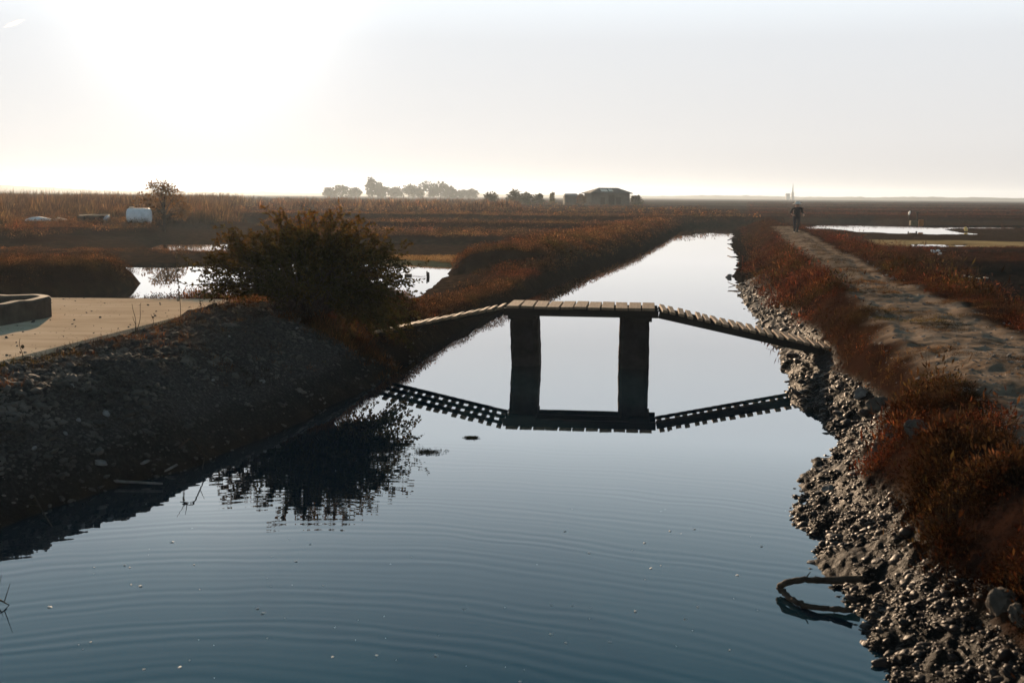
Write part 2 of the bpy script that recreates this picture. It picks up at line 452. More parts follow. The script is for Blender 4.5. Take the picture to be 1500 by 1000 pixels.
# ------------------------------------------------------------------ terrain
def terrain():
    a = np.concatenate([np.arange(-180, -34, 3.0), np.arange(-34, 34.01, .075), np.arange(37, 180, 3.0)])
    ang = np.radians(a)
    rad = np.exp(np.concatenate([np.arange(math.log(1.5), math.log(6), .0105), np.arange(math.log(6), math.log(26), .0042), np.arange(math.log(26), math.log(3000), .0105)]))
    A, D = np.meshgrid(ang, rad, indexing='ij')
    X, Y = np.sin(A) * D, np.cos(A) * D
    m = masks(X, Y)
    Z = height(X, Y, m)
    na, nr = A.shape
    idx = np.arange(na * nr).reshape(na, nr)
    i2 = np.roll(idx, -1, axis=0)
    F = np.stack([idx[:, :-1], idx[:, 1:], i2[:, 1:], i2[:, :-1]], -1).reshape(-1, 4)
    V = np.stack([X, Y, Z], -1).reshape(-1, 3)
    nz = fbm(X * .7, Y * .7, 3, 9.0)
    dcw = m['dc']
    rgt = m['right']
    mud = sstep(.48, .30, Z + .1 * nz) * sstep(3.0, 1.6, dcw)
    mud = mud * np.where(rgt, 1.0, np.where(Y < 24, .5, .8))  # near left waterline: mud colour also deepens the shade of the bank
    mud = np.maximum(mud, sstep(.34, .2, Z) * sstep(70, 64, Y) * rgt * (m['dr'] > 1.5) * (m['dtr'] > .8))
    mud = np.maximum(mud, sstep(.25, .05, m['dpd']))
    road = sstep(.06, -.35, m['dr'] + .12 * nz) * (Y > -9)
    tan = np.maximum(sstep(.5, -.3, m['dtr']), sstep(.2, -.2, m['dtl']))
    grav = (~rgt) * (1 - sstep(19, 21.5, Y)) * sstep(-.1, .3, dcw) * (.75 + .25 * nz)
    veg = np.clip(1 - grav, 0, 1) * sstep(.25, .4, Z + .1 * nz)
    attrs = {'wet': 1.0 * rgt * (dcw < 2) * (Y < 40), 'mud': mud, 'road': road, 'tan': tan, 'grav': grav, 'veg': veg}
    attrs = {k: np.asarray(v, float).ravel() for k, v in attrs.items()}
    fc = lambda q: np.asarray(q, float).ravel()[F].mean(1)
    cls = np.zeros(len(F), int)
    cls[fc(m['dpl'] < 0) + 0 > 2] = 0
    cls[(fc(mud) > .5) & (fc(dcw) < 3) & (fc(Y) < 130)] = 2
    cls[fc(tan) > .5] = 3
    cls[fc(road) > .5] = 1
    names = [('ground', 'dark red brown salt marsh ground with low dikes', 'ground'),
             ('dirt_track', 'narrow pale dirt track running along the canal bank', 'track'),
             ('mud_bank', 'dark wet mud bank at the edge of the canal water', 'bank'),
             ('mud_flat', 'pale tan mud flats beside the marsh ponds', 'mud flat')]
    for k, (nm, lb, ct) in enumerate(names):
        f = F[cls == k]
        if not len(f): continue
        u, inv = np.unique(f, return_inverse=True)
        o = mesh(nm, V[u], inv.reshape(-1, 4), MG, smooth=True, attrs={q: w[u] for q, w in attrs.items()})
        tag(o, lb, ct, kind='structure')
terrain()

def water():
    s = 3000
    o = mesh('water', [(-s, -s, 0), (s, -s, 0), (s, s, 0), (-s, s, 0)], [[0, 1, 2, 3]], MWATER)
    tag(o, 'still blue grey water of the canal and the marsh ponds', 'water', kind='structure')
water()

def hit(px, py):
    d = ray(px, py)
    t = np.exp(np.linspace(math.log(5), math.log(400), 6000))
    X, Y, Z = d[0] * t, d[1] * t, CAM_Z + d[2] * t
    k = np.argmax(Z < np.maximum(height(X, Y), 0.0))
    return np.array([X[k], Y[k], Z[k]])

def hgt(x, y):
    return float(height(np.array([float(x)]), np.array([float(y)]))[0])

# ------------------------------------------------------------------ plants
def tufts(pos, h, spread, tint, blades, wid, seg2=False, lean=(.1, .9), lift=.5, leafy=False):
    """pos (N,3), h (N), tint (N,3): triangles radiating from each point"""
    N = len(pos)
    B = blades
    L = (h[:, None] * RNG.uniform(.45, 1.0, (N, B)))
    phi = RNG.uniform(0, 2 * math.pi, (N, B))
    th = RNG.uniform(*lean, (N, B))
    d = np.stack([np.sin(th) * np.cos(phi), np.sin(th) * np.sin(phi), np.cos(th)], -1)
    off = np.stack([np.cos(phi), np.sin(phi), np.zeros_like(phi)], -1) * (spread[:, None] * RNG.uniform(0, 1, (N, B)))[..., None]
    base = pos[:, None, :] + off
    base[..., 2] += h[:, None] * lift * RNG.uniform(-.15, 1, (N, B)) ** 2
    L = L * RNG.uniform(.5, 1, (N, B))
    if leafy:
        u = RNG.uniform(0, 1, (N, B))
        rr = np.sqrt(np.clip(1.05 - u ** 2, 0, 1)) * RNG.uniform(.1, 1, (N, B)) ** .6
        base = pos[:, None, :] + np.stack([np.cos(phi) * rr * spread[:, None], np.sin(phi) * rr * spread[:, None], u * .85 * h[:, None]], -1)
        th = RNG.uniform(.05, 2.0, (N, B))
        d = np.stack([np.sin(th) * np.cos(phi), np.sin(th) * np.sin(phi), np.cos(th)], -1)
        L = h[:, None] * RNG.uniform(.12, .30, (N, B))
        wid = wid * 1.5
    psi = phi + RNG.uniform(-1.6, 1.6, (N, B)) + math.pi / 2
    s = np.stack([np.cos(psi), np.sin(psi), RNG.uniform(-.3, .3, (N, B))], -1) * (wid * (h[:, None] ** .5) * RNG.uniform(.6, 1.3, (N, B)))[..., None]
    tip = base + d * L[..., None]
    c = tint[:, None, :] * np.clip(np.exp(RNG.normal(-.1, .5, (N, B, 1))), .3, 3.2)
    if not seg2:
        V = np.stack([base - s, base + s, tip], 2).reshape(-1, 3)
        F = np.arange(len(V)).reshape(-1, 3)
        C = np.repeat(c.reshape(-1, 3), 3, 0)
    else:   # a wider middle: leaf-like diamond
        mid = base + d * (L * .45)[..., None]
        V = np.stack([base, mid - s, tip, mid + s], 2).reshape(-1, 3)
        F = np.arange(len(V)).reshape(-1, 4)
        C = np.repeat(c.reshape(-1, 3), 4, 0)
    C = np.concatenate([C, np.ones((len(C), 1))], 1)
    return V, F, C

RED, ORANGE, BROWN, OLIVE, STRAW = (np.array(c) for c in ((.050, .0135, .0092), (.072, .031, .012), (.031, .019, .012), (.027, .026, .009), (.085, .060, .033)))

def palette(X, Y, wr, wo, wb, wg, ws=0.0):
    n1, n2, n3 = fbm(X * .35, Y * .35, 3, 21.0), fbm(X * 1.1, Y * 1.1, 3, 31.0), fbm(X * .8, Y * .8, 3, 41.0)
    n4 = fbm(X * .6, Y * .6, 3, 51.0)
    w = np.stack([wr * np.exp(2.2 * n1), wo * np.exp(2.2 * n2), wb * np.exp(2.2 * n3), wg * np.exp(2.6 * n4), ws * np.exp(2 * n2 - n1)], -1)
    w = w * np.exp(RNG.normal(0, .5, w.shape))
    w = (w ** 2) / (w ** 2).sum(-1, keepdims=True)
    return (w @ np.stack([RED, ORANGE, BROWN, OLIVE, STRAW])) * np.clip(.9 + 1.5 * fbm(X * 2.3, Y * 2.3, 3, 77.0), .3, 1.9)[:, None]

def sample(n, px0, px1, D0, D1, power=1.0):
    """random ground points in a wedge, thinning with distance"""
    t = RNG.random(n)
    D = (D0 ** (1 - power) + t * (D1 ** (1 - power) - D0 ** (1 - power))) ** (1 / (1 - power)) if power != 1 else D0 * (D1 / D0) ** t
    px = RNG.uniform(px0, px1, n)
    return (px - 750) / FPX * D, D

def cover(name, label, parts, mat=MLEAF, cat='ground cover'):
    Vs, F3, F4, Cs, n = [], [], [], [], 0
    for V, F, C in parts:
        (F3 if F.shape[1] == 3 else F4).append(F + n)
        Vs.append(V); Cs.append(C); n += len(V)
    F = [np.concatenate(f) for f in (F3, F4) if f]
    o = mesh(name, np.concatenate(Vs), F, mat, attrs={'tint': np.concatenate(Cs)})
    return tag(o, label, cat, kind='stuff')

def on_ground(X, Y, keep):
    m = masks(X, Y)
    Z = height(X, Y, m)
    k = keep(X, Y, Z, m) > RNG.random(len(X))
    return X[k], Y[k], Z[k], {q: v[k] for q, v in m.items()}

def plants():
    # --- right bank strip beside the track
    parts = []
    def keep(X, Y, Z, m):
        e = fbm(X * 1.2, Y * 1.2, 3, 61.0)
        th = np.interp(Y, [22, 30], [.30, .06])
        low = sstep(th, th + .18, Z + .13 * e) * (Z > .12)
        return m['right'] * low * sstep(-.12, .25, m['dr'] + .15 * e) * (.15 + .85 * sstep(-.30, .15, fbm(X * 2.6, Y * 2.6, 3, 63.0))) * (m['dc'] > .4) * (m['dc'] < 9)
    for n, D0, D1, bl, wd, hh in ((80000, 5.5, 26, 19, .0125, .12), (120000, 24, 120, 16, .015, .19)):
        X, Y = sample(n, 1040, 1700, D0, D1, 1.35)
        X, Y, Z, m = on_ground(X, Y, keep)
        s = np.exp(RNG.normal(-.1, .38, len(X))) * np.clip(.75 + 1.9 * fbm(X * np.interp(D1, [26, 120], [2.6, 1.4]), Y * np.interp(D1, [26, 120], [2.6, 1.4]), 2, 71.0), .12, 2.0)
        h = hh * s
        t = palette(X, Y, 1.1, .25, .85, .65, .05) * (np.interp(D1, [26, 120], [.72, .95]) * np.interp(Y, [6, 11], [.5, 1]))[:, None]
        h = h * np.interp(Y, [6, 11], [.7, 1])
        parts.append(tufts(np.stack([X, Y, Z - .015], -1), h, h * .8, t, bl, wd, True, (.05, 1.25), .5, True))
    X, Y = sample(7000, 1060, 1640, 6, 40, 1.3)
    X, Y, Z, m = on_ground(X, Y, lambda X, Y, Z, m: keep(X, Y, Z, m) * (m['dc'] < 2.2))
    h = RNG.uniform(.12, .24, len(X))
    parts.append(tufts(np.stack([X, Y, Z - .02], -1), h, h * .25, palette(X, Y, .2, .2, 1.3, .5, .5) * .8, 4, .006, False, (.0, .45), .1))
    # --- far side of the track
    def keep(X, Y, Z, m):
        e = fbm(X * .7, Y * .7, 3, 81.0)
        return m['right'] * sstep(.14, .3, Z + .06 * e) * sstep(.1, .7, m['dr'] + .5 * e) * (m['dtr'] > .2) * (m['dc'] > 2.2) * ~((Y > 35) & (Y < 45) & (m['dr'] > 2.3)) * sstep(-.5, .1, e + .25)
    for n, D0, D1, bl, wd, hh in ((60000, 14, 62, 14, .014, .085), (45000, 60, 420, 12, .04, .16)):
        X, Y = sample(n, 1090, 1760, D0, D1, 1.15)
        X, Y, Z, m = on_ground(X, Y, keep)
        h = hh * RNG.uniform(.5, 1.2, len(X)) * np.interp(Y, [60, 78, 80, 98, 125, 150, 170], [.9, .45, .2, .3, .8, 1.2, 3])
        t = palette(X, Y, 1.3, .12, .6, .2) * .8
        parts.append(tufts(np.stack([X, Y, Z - .015], -1), h, h * .9, t, bl, wd, True, (.05, 1.25), .5, True))
    X, Y = sample(120000, 1050, 1700, 7, 60, 1.3)
    X, Y, Z, m = on_ground(X, Y, lambda X, Y, Z, m: m['right'] * (m['dr'] < .3) * (.75 * sstep(.05, .45, fbm(X * .9, Y * .9, 3, 66.0)) + .6 * np.exp(-((m['dr'] + 1.0) / .25) ** 2) * sstep(-.2, .3, fbm(X * .5, Y * .5, 2, 67.0))))
    h = .05 * RNG.uniform(.4, 1.4, len(X)) * np.clip(Y / 18, .8, 1.6)
    parts.append(tufts(np.stack([X, Y, Z - .01], -1), h, h * .9, palette(X, Y, .15, .3, 1.2, .7, .5), 14, .010, True, (.2, 1.2)))
    cover('glasswort', 'low red and brown glasswort on the right hand canal bank and marsh', parts)
    # --- left bank between the pond and the canal, and the dikes
    parts = []
    def keep(X, Y, Z, m):
        e = fbm(X * .8, Y * .8, 3, 91.0)
        dike = np.maximum(sstep(.42, .6, Z + .1 * e), sstep(.17, .23, Z + .05 * e) * (Y > 51) * (Y < 58))
        bank = sstep(.14, .4, Z + .1 * e) * np.maximum(sstep(5.5, 4, m['dc']), (Y < 44) & (m['dpl'] > .2))
        g = (~m['right']) * np.maximum(dike, bank) * (m['dc'] > .15) * (m['ds'] > .1) * (m['dtl'] > 0)
        nearbank = sstep(19.5, 21.5, Y + .8 * e)
        return g * nearbank
    for n, p0, p1, D0, D1, bl, wd, hh in ((75000, -60, 1030, 20, 48, 18, .014, .22), (70000, -60, 1090, 40, 130, 15, .024, .30), (26000, -60, 1120, 120, 500, 12, .06, .5)):
        X, Y = sample(n, p0, p1, D0, D1, 1.25)
        X, Y, Z, m = on_ground(X, Y, keep)
        h = hh * RNG.uniform(.5, 1.25, len(X)) * np.clip(1 + .7 * fbm(X * .5, Y * .5, 3, 95.0), .4, 1.8) * np.where((Y > 50) & (Y < 60) & (X < -6), .4, 1)
        t = palette(X, Y, .35, .65, 1.1, .45, .25) * np.interp(Y, [40, 65, 140, 300], [1.0, 1.45, 1.45, 1.1])[:, None]
        parts.append(tufts(np.stack([X, Y, Z - .015], -1), h, h * .85, t, bl, wd, True, (.05, 1.25), .5, True))
    # grass on the pale strip beyond the pond
    X, Y = sample(6000, 550, 740, 48, 58)
    m = masks(X, Y); k = (m['dtl'] < .2) & (m['dpl'] > .25)
    X, Y = X[k], Y[k]
    parts.append(tufts(np.stack([X, Y, height(X, Y)], -1), np.full(len(X), .12), np.full(len(X), .1), np.tile(STRAW * 1.3, (len(X), 1)), 8, .02))
    cover('glasswort', 'rusty orange and brown glasswort on the left canal bank and dikes', parts)
    # --- dry scrub far left
    parts = []
    def keep(X, Y, Z, m):
        e = fbm(X * .25, Y * .25, 3, 101.0)
        return (~m['right']) * sstep(.2, .8, m['scrub'] + .3 * e) * (Z > .35) * np.clip(.55 + .8 * e, 0, 1)
    X, Y = sample(24000, -80, 470, 68, 330, 1.1)
    X, Y, Z, m = on_ground(X, Y, keep)
    ok = ~((np.abs(X / Y * FPX + 750 - 125) < 110) & (Y < 90))
    X, Y, Z = X[ok], Y[ok], Z[ok]
    h = RNG.uniform(.5, 1.25, len(X)) * np.interp(Y, [68, 95, 130, 330], [.6, 1.0, 1.5, 1.9]) * (1 + .5 * fbm(X * .12, Y * .12, 3, 105.0))
    t = palette(X, Y, .15, .12, 1.2, .25, .38)
    parts.append(tufts(np.stack([X, Y, Z], -1), h, h * .35, t, 22, .028, False, (.02, .6), .55))
    X, Y = sample(3500, 380, 760, 150, 420, 1.0)
    X, Y, Z, m = on_ground(X, Y, lambda X, Y, Z, m: (~m['right']) * (Z > .6) * .8)
    h = RNG.uniform(.6, 1.3, len(X)) * 1.1
    parts.append(tufts(np.stack([X, Y, Z], -1), h, h * .5, palette(X, Y, .15, .4, 1.2, .2, .35), 18, .06, False, (.05, .8), .55))
    cover('scrub', 'tall dry brown scrub and reeds filling the far left of the marsh', parts, MSCRUB, 'scrub')
    # --- thin dry weeds on the rubble bank
    parts = []
    def keep(X, Y, Z, m):
        e = fbm(X * 1.6, Y * 1.6, 3, 111.0)
        edge = np.exp(-((m['ds'] - .25) / .3) ** 2)
        return (~m['right']) * (m['ds'] > .02) * (Y < 24) * (m['dc'] > .5) * np.clip(edge * 1.0 + .55 * sstep(.0, .5, e), 0, 1)
    X, Y = sample(9000, -60, 640, 9, 24, 1.4)
    X, Y, Z, m = on_ground(X, Y, keep)
    h = .10 * RNG.uniform(.4, 1.4, len(X))
    parts.append(tufts(np.stack([X, Y, Z - .005], -1), h, h * .8, palette(X, Y, .25, .7, .9, .9, .4), 14, .008, True))
    # orange brush under the bush
    X = BUSH[0] + RNG.normal(.65, .38, 700); Y = BUSH[1] - .55 + RNG.normal(0, .35, 700)
    Z = height(X, Y); h = .16 * RNG.uniform(.5, 1.4, len(X))
    parts.append(tufts(np.stack([X, Y, Z - .01], -1), h, h * .7, palette(X, Y, .3, 1.3, .3, .6), 18, .009, True))
    cover('weeds', 'thin dry weeds among the stones of the rubble bank', parts, MLEAF, 'weeds')
plants()

# ------------------------------------------------------------------ stones and clods
def ico(sub=1):
    import bmesh
    bm = bmesh.new(); bmesh.ops.create_icosphere(bm, subdivisions=sub, radius=1.0)
    bm.verts.ensure_lookup_table()
    V = np.array([v.co[:] for v in bm.verts]); F = np.array([[v.index for v in f.verts] for f in bm.faces])
    bm.free()
    return V, F
ICO1, ICO2, ICO3, ICO4 = ico(1), ico(2), ico(3), ico(4)

def blobs(pos, size, squash=.6, rough=.28, base=ICO1):
    N, (V0, F0) = len(pos), base
    r = 1 + RNG.uniform(-rough, rough, (N, len(V0)))
    V = V0[None] * r[..., None]
    sc = size[:, None, None] * np.stack([RNG.uniform(.7, 1.4, N), RNG.uniform(.7, 1.4, N), squash * RNG.uniform(.6, 1.3, N)], -1)[:, None, :]
    V = V * sc
    a = RNG.uniform(0, 6.28, N)
    c, s = np.cos(a)[:, None], np.sin(a)[:, None]
    V = np.stack([V[..., 0] * c - V[..., 1] * s, V[..., 0] * s + V[..., 1] * c, V[..., 2]], -1)
    tl = RNG.uniform(-.5, .5, (N, 1)); V[..., 2] += V[..., 0] * tl
    V = (V + pos[:, None, :]).reshape(-1, 3)
    F = (F0[None] + (np.arange(N) * len(V0))[:, None, None]).reshape(-1, 3)
    return V, F

def clods():
    X, Y = sample(190000, 1050, 1600, 6.0, 40, 1.7)
    m = masks(X, Y); Z = height(X, Y, m)
    e = fbm(X * 1.5, Y * 1.5, 3, 121.0)
    k = m['right'] & (m['dc'] > -.12) & (Z < .38 + .16 * e) & (m['dc'] < 2.4) & (RNG.random(len(X)) < .38 + .8 * e)
    X, Y, Z = X[k], Y[k], Z[k]
    s = np.minimum(np.exp(RNG.normal(math.log(.0105), .62, len(X))), .045) * np.clip(Y / 14, .8, 2.0)
    s = np.where(RNG.random(len(s)) < .04, s * 2.0, s)
    bg = s > .026
    pz = np.stack([X, Y, Z], -1)
    V, F = blobs(pz[~bg], s[~bg], .6)
    V2, F2 = blobs(pz[bg], s[bg], .55, .2, ICO2)
    nz = fbm(V2[:, 0] * 22, V2[:, 1] * 22 + V2[:, 2] * 30, 3, 3.0)[:, None]
    V2 = V2 + .012 * nz
    F2 = F2 + len(V); V = np.concatenate([V, V2]); F = np.concatenate([F, F2])
    tag(mesh('mud_clods', V, F, MCLOD, smooth=True), 'glistening wet mud clods and pebbles along the right waterline', 'mud', kind='stuff')
    X, Y = sample(60000, -80, 700, 8.5, 24, 1.5)
    m = masks(X, Y); Z = height(X, Y, m)
    e = fbm(X * 1.1, Y * 1.1, 3, 131.0)
    k = (~m['right']) & (m['dc'] > -.05) & (m['ds'] > .06) & (RNG.random(len(X)) < (.5 + .7 * e) * (.25 + .75 * sstep(.2, 1.3, m['dc'])))
    X, Y, Z = X[k], Y[k], Z[k]
    s = np.exp(RNG.normal(math.log(.0165), .6, len(X)))
    V, F = blobs(np.stack([X, Y, Z + s * .1], -1), np.minimum(s, .06), .7, .2)
    tag(mesh('rubble', V, F, MRUBBLE), 'loose grey rubble and gravel covering the left bank', 'rubble', kind='stuff')
    X = RNG.uniform(-9.5, -4.9, 420); Y = RNG.uniform(13, 22.2, 420)
    ds = sdf(SLAB, X, Y); k = (ds < -.05) & (RNG.random(420) < .25 + .75 * np.exp(ds / .5)); X, Y = X[k], Y[k]
    s = np.minimum(np.exp(RNG.normal(math.log(.012), .5, len(X))), .035)
    V, F = blobs(np.stack([X, Y, .952 + s * .2], -1), s, .6)
    tag(mesh('pebbles', V, F, MRUBBLE), 'small dark pebbles strewn over the tan concrete pavement', 'pebbles', kind='stuff')
    # loose stones on the track
    X, Y = sample(9000, 1100, 1700, 7, 60, 1.5)
    m = masks(X, Y); k = m['right'] & (m['dr'] < .1); X, Y = X[k], Y[k]
    Z = height(X, Y); s = np.exp(RNG.normal(math.log(.010), .5, len(X))) * np.clip(Y / 15, 1, 2)
    V, F = blobs(np.stack([X, Y, Z], -1), s, .6)
    tag(mesh('gravel', V, F, MROCK), 'scattered small stones lying on the dirt track', 'gravel', kind='stuff')
clods()

def rock(name, px, py, z, size, label, cat, mat, group=None, squash=.75, sink=.32):
    p = hit(px, py + size * .25 * FPX / 15)
    zz = max(p[2], 0.0)
    V, F = blobs(np.zeros((1, 3)), np.array([size * .9]), squash, .02, ICO4)
    q = V / size
    n = fbm(q[:, 0] * 1.1 + q[:, 2] * .7 + px, q[:, 1] * 1.1 - q[:, 2] * .6, 5, py)
    n2 = np.abs(fbm(q[:, 0] * 2.3 - q[:, 2] + px, q[:, 1] * 2.3 + q[:, 2] * 1.3, 4, py + 3.0))
    for a, b, c in ((.8, .3, .5), (-.5, .7, .5), (.1, -.9, .45), (-.7, -.5, .5), (.2, .2, .95)):   # flat broken faces
        f = q @ np.array([a, b, c]); q = q - np.maximum(f - .62, 0)[:, None] * np.array([a, b, c]) * .8
    V = q * size * (1 + .42 * n[:, None] - .22 * n2[:, None])
    o = mesh(name, V, F, mat, smooth=False, loc=(p[0], p[1], zz + size * squash * (1 - 2 * sink) * .6))
    return tag(o, label, cat, group)

for px, py, s, lb in ((1470, 888, .17, 'largest pale boulder on the right bank in the bottom corner'),
                      (1496, 905, .11, 'pale rounded boulder cut off at the right edge of the view'),
                      (1452, 862, .06, 'small tan stone above the largest pale boulder'),
                      (1290, 592, .17, 'tall pale rock facing the water below the end of the ramp'),
                      (1305, 638, .15, 'long tan rock half buried in the right bank glasswort'),
                      (1288, 662, .13, 'leaning slab rock beside the waterline bend'),
                      (1262, 575, .13, 'dark boulder beneath the glasswort below the ramp end'),
                      (1342, 628, .13, 'flat pale rock among red glasswort near the track'),
                      (1215, 715, .12, 'dark wet rock on the mud point')):
    rock('boulder', px, py, .5, s, lb, 'boulder', MROCK if 'dark' in lb else simple('bank_boulder', (.035, .028, .022), (.085, .068, .054), 7, .75, .6, .012), 'boulders on the right bank')
for px, py, s, lb in ((104, 566, .045, 'white stone lit at the top of the rubble bank'),
                      (155, 605, .055, 'largest white stone half way down the rubble bank'),
                      (115, 615, .040, 'white stone left of the largest white stone'),
                      (333, 469, .035, 'small white stone on the gravel heap beside the bush'),
                      (336, 492, .03, 'pale bluish stone on the slope below the gravel heap'),
                      (435, 480, .035, 'pale stone in the shade of the big bush'),
                      (384, 558, .05, 'pale round stone on the dark slope below the bush'),
                      (312, 556, .04, 'pale stone in the middle of the shaded slope'),
                      (96, 634, .035, 'dull grey stone low on the rubble bank'),
                      (50, 656, .045, 'grey stone near the left edge low on the bank')):
    rock('stone', px, py, .7, s, lb, 'stone', MPALE, 'pale stones on the rubble bank')
rock('rock', 1068, 402, 0.0, .15, 'lone dark rock standing in the canal near the right bank', 'rock', MROCK, None, .8, .2)

# ------------------------------------------------------------------ slab and basin
def slab():
    z1, z0 = .95, .35
    n = len(SLAB)
    V = [(x, y, z1) for x, y in SLAB] + [(x, y, z0) for x, y in SLAB]
    F4 = [[i, i + n, (i + 1) % n + n, (i + 1) % n] for i in range(n)]
    t = NT('worn_slab')
    v = t.pos()
    mv = t.n('ShaderNodeMapping', {'Vector': v, 'Scale': (.5, 3.0, 1)}).outputs[0]
    c = t.ramp(t.mix(.5, t.noise(.8, 5), t.noise(1.2, 5, .6, mv)), [(.36, (.41, .30, .205)), (.5, (.52, .39, .27)), (.66, (.61, .475, .345))])
    sp = t.n('ShaderNodeTexVoronoi', {'Vector': v, 'Scale': 9.0}).outputs['Distance']
    c = t.mix(t.math('MULTIPLY', t.math('LESS_THAN', sp, .13), t.math('GREATER_THAN', t.noise(1.0, 2), .52)), c, (.05, .04, .03))
    mat = t.surf(c, .8, t.bump(t.noise(30, 5, .65), .35, .01), .0)
    o = mesh('concrete_pavement', V, [np.array([[0, 1, 5], [1, 2, 5], [2, 4, 5], [2, 3, 4]]), np.array(F4)], mat)
    tag(o, 'broad flat tan concrete pavement beside the pond', 'pavement', kind='structure')
slab()

def basin():
    root = empty('concrete_basin', (-7.6, 19.2, .95))
    tag(root, 'low concrete basin with thick walls standing on the tan pavement', 'basin')
    b = MB()
    # right wall: from the rounded corner towards the camera
    def wall(pts, h, w):
        pts = np.array(pts, float)
        tg = np.gradient(pts, axis=0); tg /= np.linalg.norm(tg, axis=1)[:, None]
        nr = np.stack([-tg[:, 1], tg[:, 0]], -1)
        e = .03
        prof = [(-w / 2, 0), (-w / 2, h - e), (-w / 2 + e, h), (w / 2 - e, h), (w / 2, h - e), (w / 2, 0)]
        V = []
        for p, q in zip(pts, nr):
            for u, z in prof:
                V.append((p[0] + q[0] * u, p[1] + q[1] * u, z + .012 * math.sin(p[0] * 9 + p[1] * 7) * (z > 0)))
        k = len(prof); F = []
        for i in range(len(pts) - 1):
            for j in range(k - 1):
                F.append([i * k + j, i * k + j + 1, (i + 1) * k + j + 1, (i + 1) * k + j])
        b.add(V, F)
        b.F4.append(np.array([[0, 1, 4, 5], [1, 2, 3, 4]]) + b.n - len(V))
        m = b.n - k
        b.F4.append(np.array([[m, m + 5, m + 4, m + 1], [m + 1, m + 4, m + 3, m + 2]]))
    right = [(-.55 - .0 + .0 * t, -9 + t * 9) for t in np.linspace(0, .9, 30)]
    right = [(-1.9 + 1.75 * (t / .93), -9 + 9 * t) for t in np.linspace(0, .93, 30)]
    arc = [(-.55 + .42 * math.cos(a), -.55 + .45 * math.sin(a)) for a in np.linspace(.35, math.pi / 2, 8)]
    back = [(x, -.10 + .012 * math.sin(x * 3)) for x in np.linspace(-.9, -8, 24)]
    wall(right + arc + back, .33, .2)
    b.build('wall', MBASIN, root)
    f = MB(); f.box((-5.0, -4.7, .02), (6.0, 8.4, .03)); f.build('basin_floor', MBASIN, root)
basin()

# ------------------------------------------------------------------ footbridge
def footbridge():
    ctr = np.array([1.24, 20.22])
    root = empty('footbridge', (ctr[0], ctr[1], 0), R(-6.0))
    tag(root, 'narrow timber footbridge with two ramps on two thick posts across the canal', 'footbridge')
    L, Wd, ZT = 1.30, 1.12, 1.095
    # deck
    d = MB()
    n = 11
    pitch = 2 * L / n
    for i in range(n):
        x = -L + (i + .5) * pitch
        d.box((x, RNG.uniform(-.02, .02), ZT - .022 + RNG.uniform(-.004, .004)), (pitch - .022 - RNG.uniform(0, .012), Wd + RNG.uniform(-.03, .03), .045),
              Matrix.Rotation(RNG.uniform(-.02, .02), 3, 'Z') @ Matrix.Rotation(RNG.uniform(-.02, .02), 3, 'Y'))
    d.build('deck', MPLANK, root)
    for y in (-.46, 0, .46):
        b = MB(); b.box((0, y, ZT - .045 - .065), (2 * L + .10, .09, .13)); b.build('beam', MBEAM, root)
    # ramps
    def ramp(sg, length, n, drop, wid, roll=0.0):
        ang = math.atan2(drop, length)
        rot = Matrix.Rotation(ang * sg, 3, 'Y') @ Matrix.Rotation(roll, 3, 'X')
        def at(s, up, y): # s along, up above beam line
            return np.array([sg * (L + .06 + s * math.cos(ang) - up * 0), y, ZT - .045 - s * math.sin(ang) + up + (y + .46) * math.sin(roll)])
        LL = math.hypot(length, drop)
        p = MB()
        for i in range(n):
            s = .08 + (LL - .12) * i / (n - 1) + RNG.uniform(-.014, .014)
            c = at(s, .012 + RNG.uniform(-.003, .003), RNG.uniform(-.03, .03))
            p.box(c, (wid * RNG.uniform(.85, 1.15), Wd * RNG.uniform(.95, 1.02), .045), Matrix.Rotation(RNG.uniform(-.04, .04), 3, 'Z') @ rot)
        p.build('ramp_deck', MPLANK, root)
        for y in (-.44, 0, .44):
            hb = (.12 if y < -.1 else .05) if sg > 0 else .055
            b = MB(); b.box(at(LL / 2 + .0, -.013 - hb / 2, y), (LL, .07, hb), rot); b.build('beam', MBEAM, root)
    ramp(1, 3.05, 20, .64, .092)
    ramp(-1, 2.3, 15, .50, .095, R(-2.0))
    # posts: uneven thick piles
    def post(x, lean, w, seed):
        zs = np.linspace(-.9, ZT - .19, 26)
        V = []
        k = 20
        for z in zs:
            t = (z + .9) / (ZT + .7)
            for j in range(k):
                a = j * 2 * math.pi / k
                c, s = math.cos(a), math.sin(a)
                q = (abs(c) ** 6 + abs(s) ** 6) ** (-1 / 6)
                rx = w / 2 * (1 + .03 * math.sin(z * 2.2 + seed) + .012 * math.sin(z * 17 + j * .7 + seed) + .012 * math.sin(z * 31 + j * 1.9))
                V.append((x + lean * (z - .2) + rx * q * c, .04 * math.sin(z * 5 + seed) + .33 * q * s * (1 + .03 * math.sin(z * 9 + j)), z))
        F = [[i * k + j, i * k + (j + 1) % k, (i + 1) * k + (j + 1) % k, (i + 1) * k + j] for i in range(len(zs) - 1) for j in range(k)]
        b = MB(); b.add(V, F)
        b.F3.append(np.array([[len(V) - k, len(V) - k + j, len(V) - k + j + 1] for j in range(1, k - 1)]))
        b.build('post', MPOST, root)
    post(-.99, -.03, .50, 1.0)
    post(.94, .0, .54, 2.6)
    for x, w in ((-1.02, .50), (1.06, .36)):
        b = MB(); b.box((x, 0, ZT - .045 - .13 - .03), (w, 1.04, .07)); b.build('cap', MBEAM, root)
footbridge()

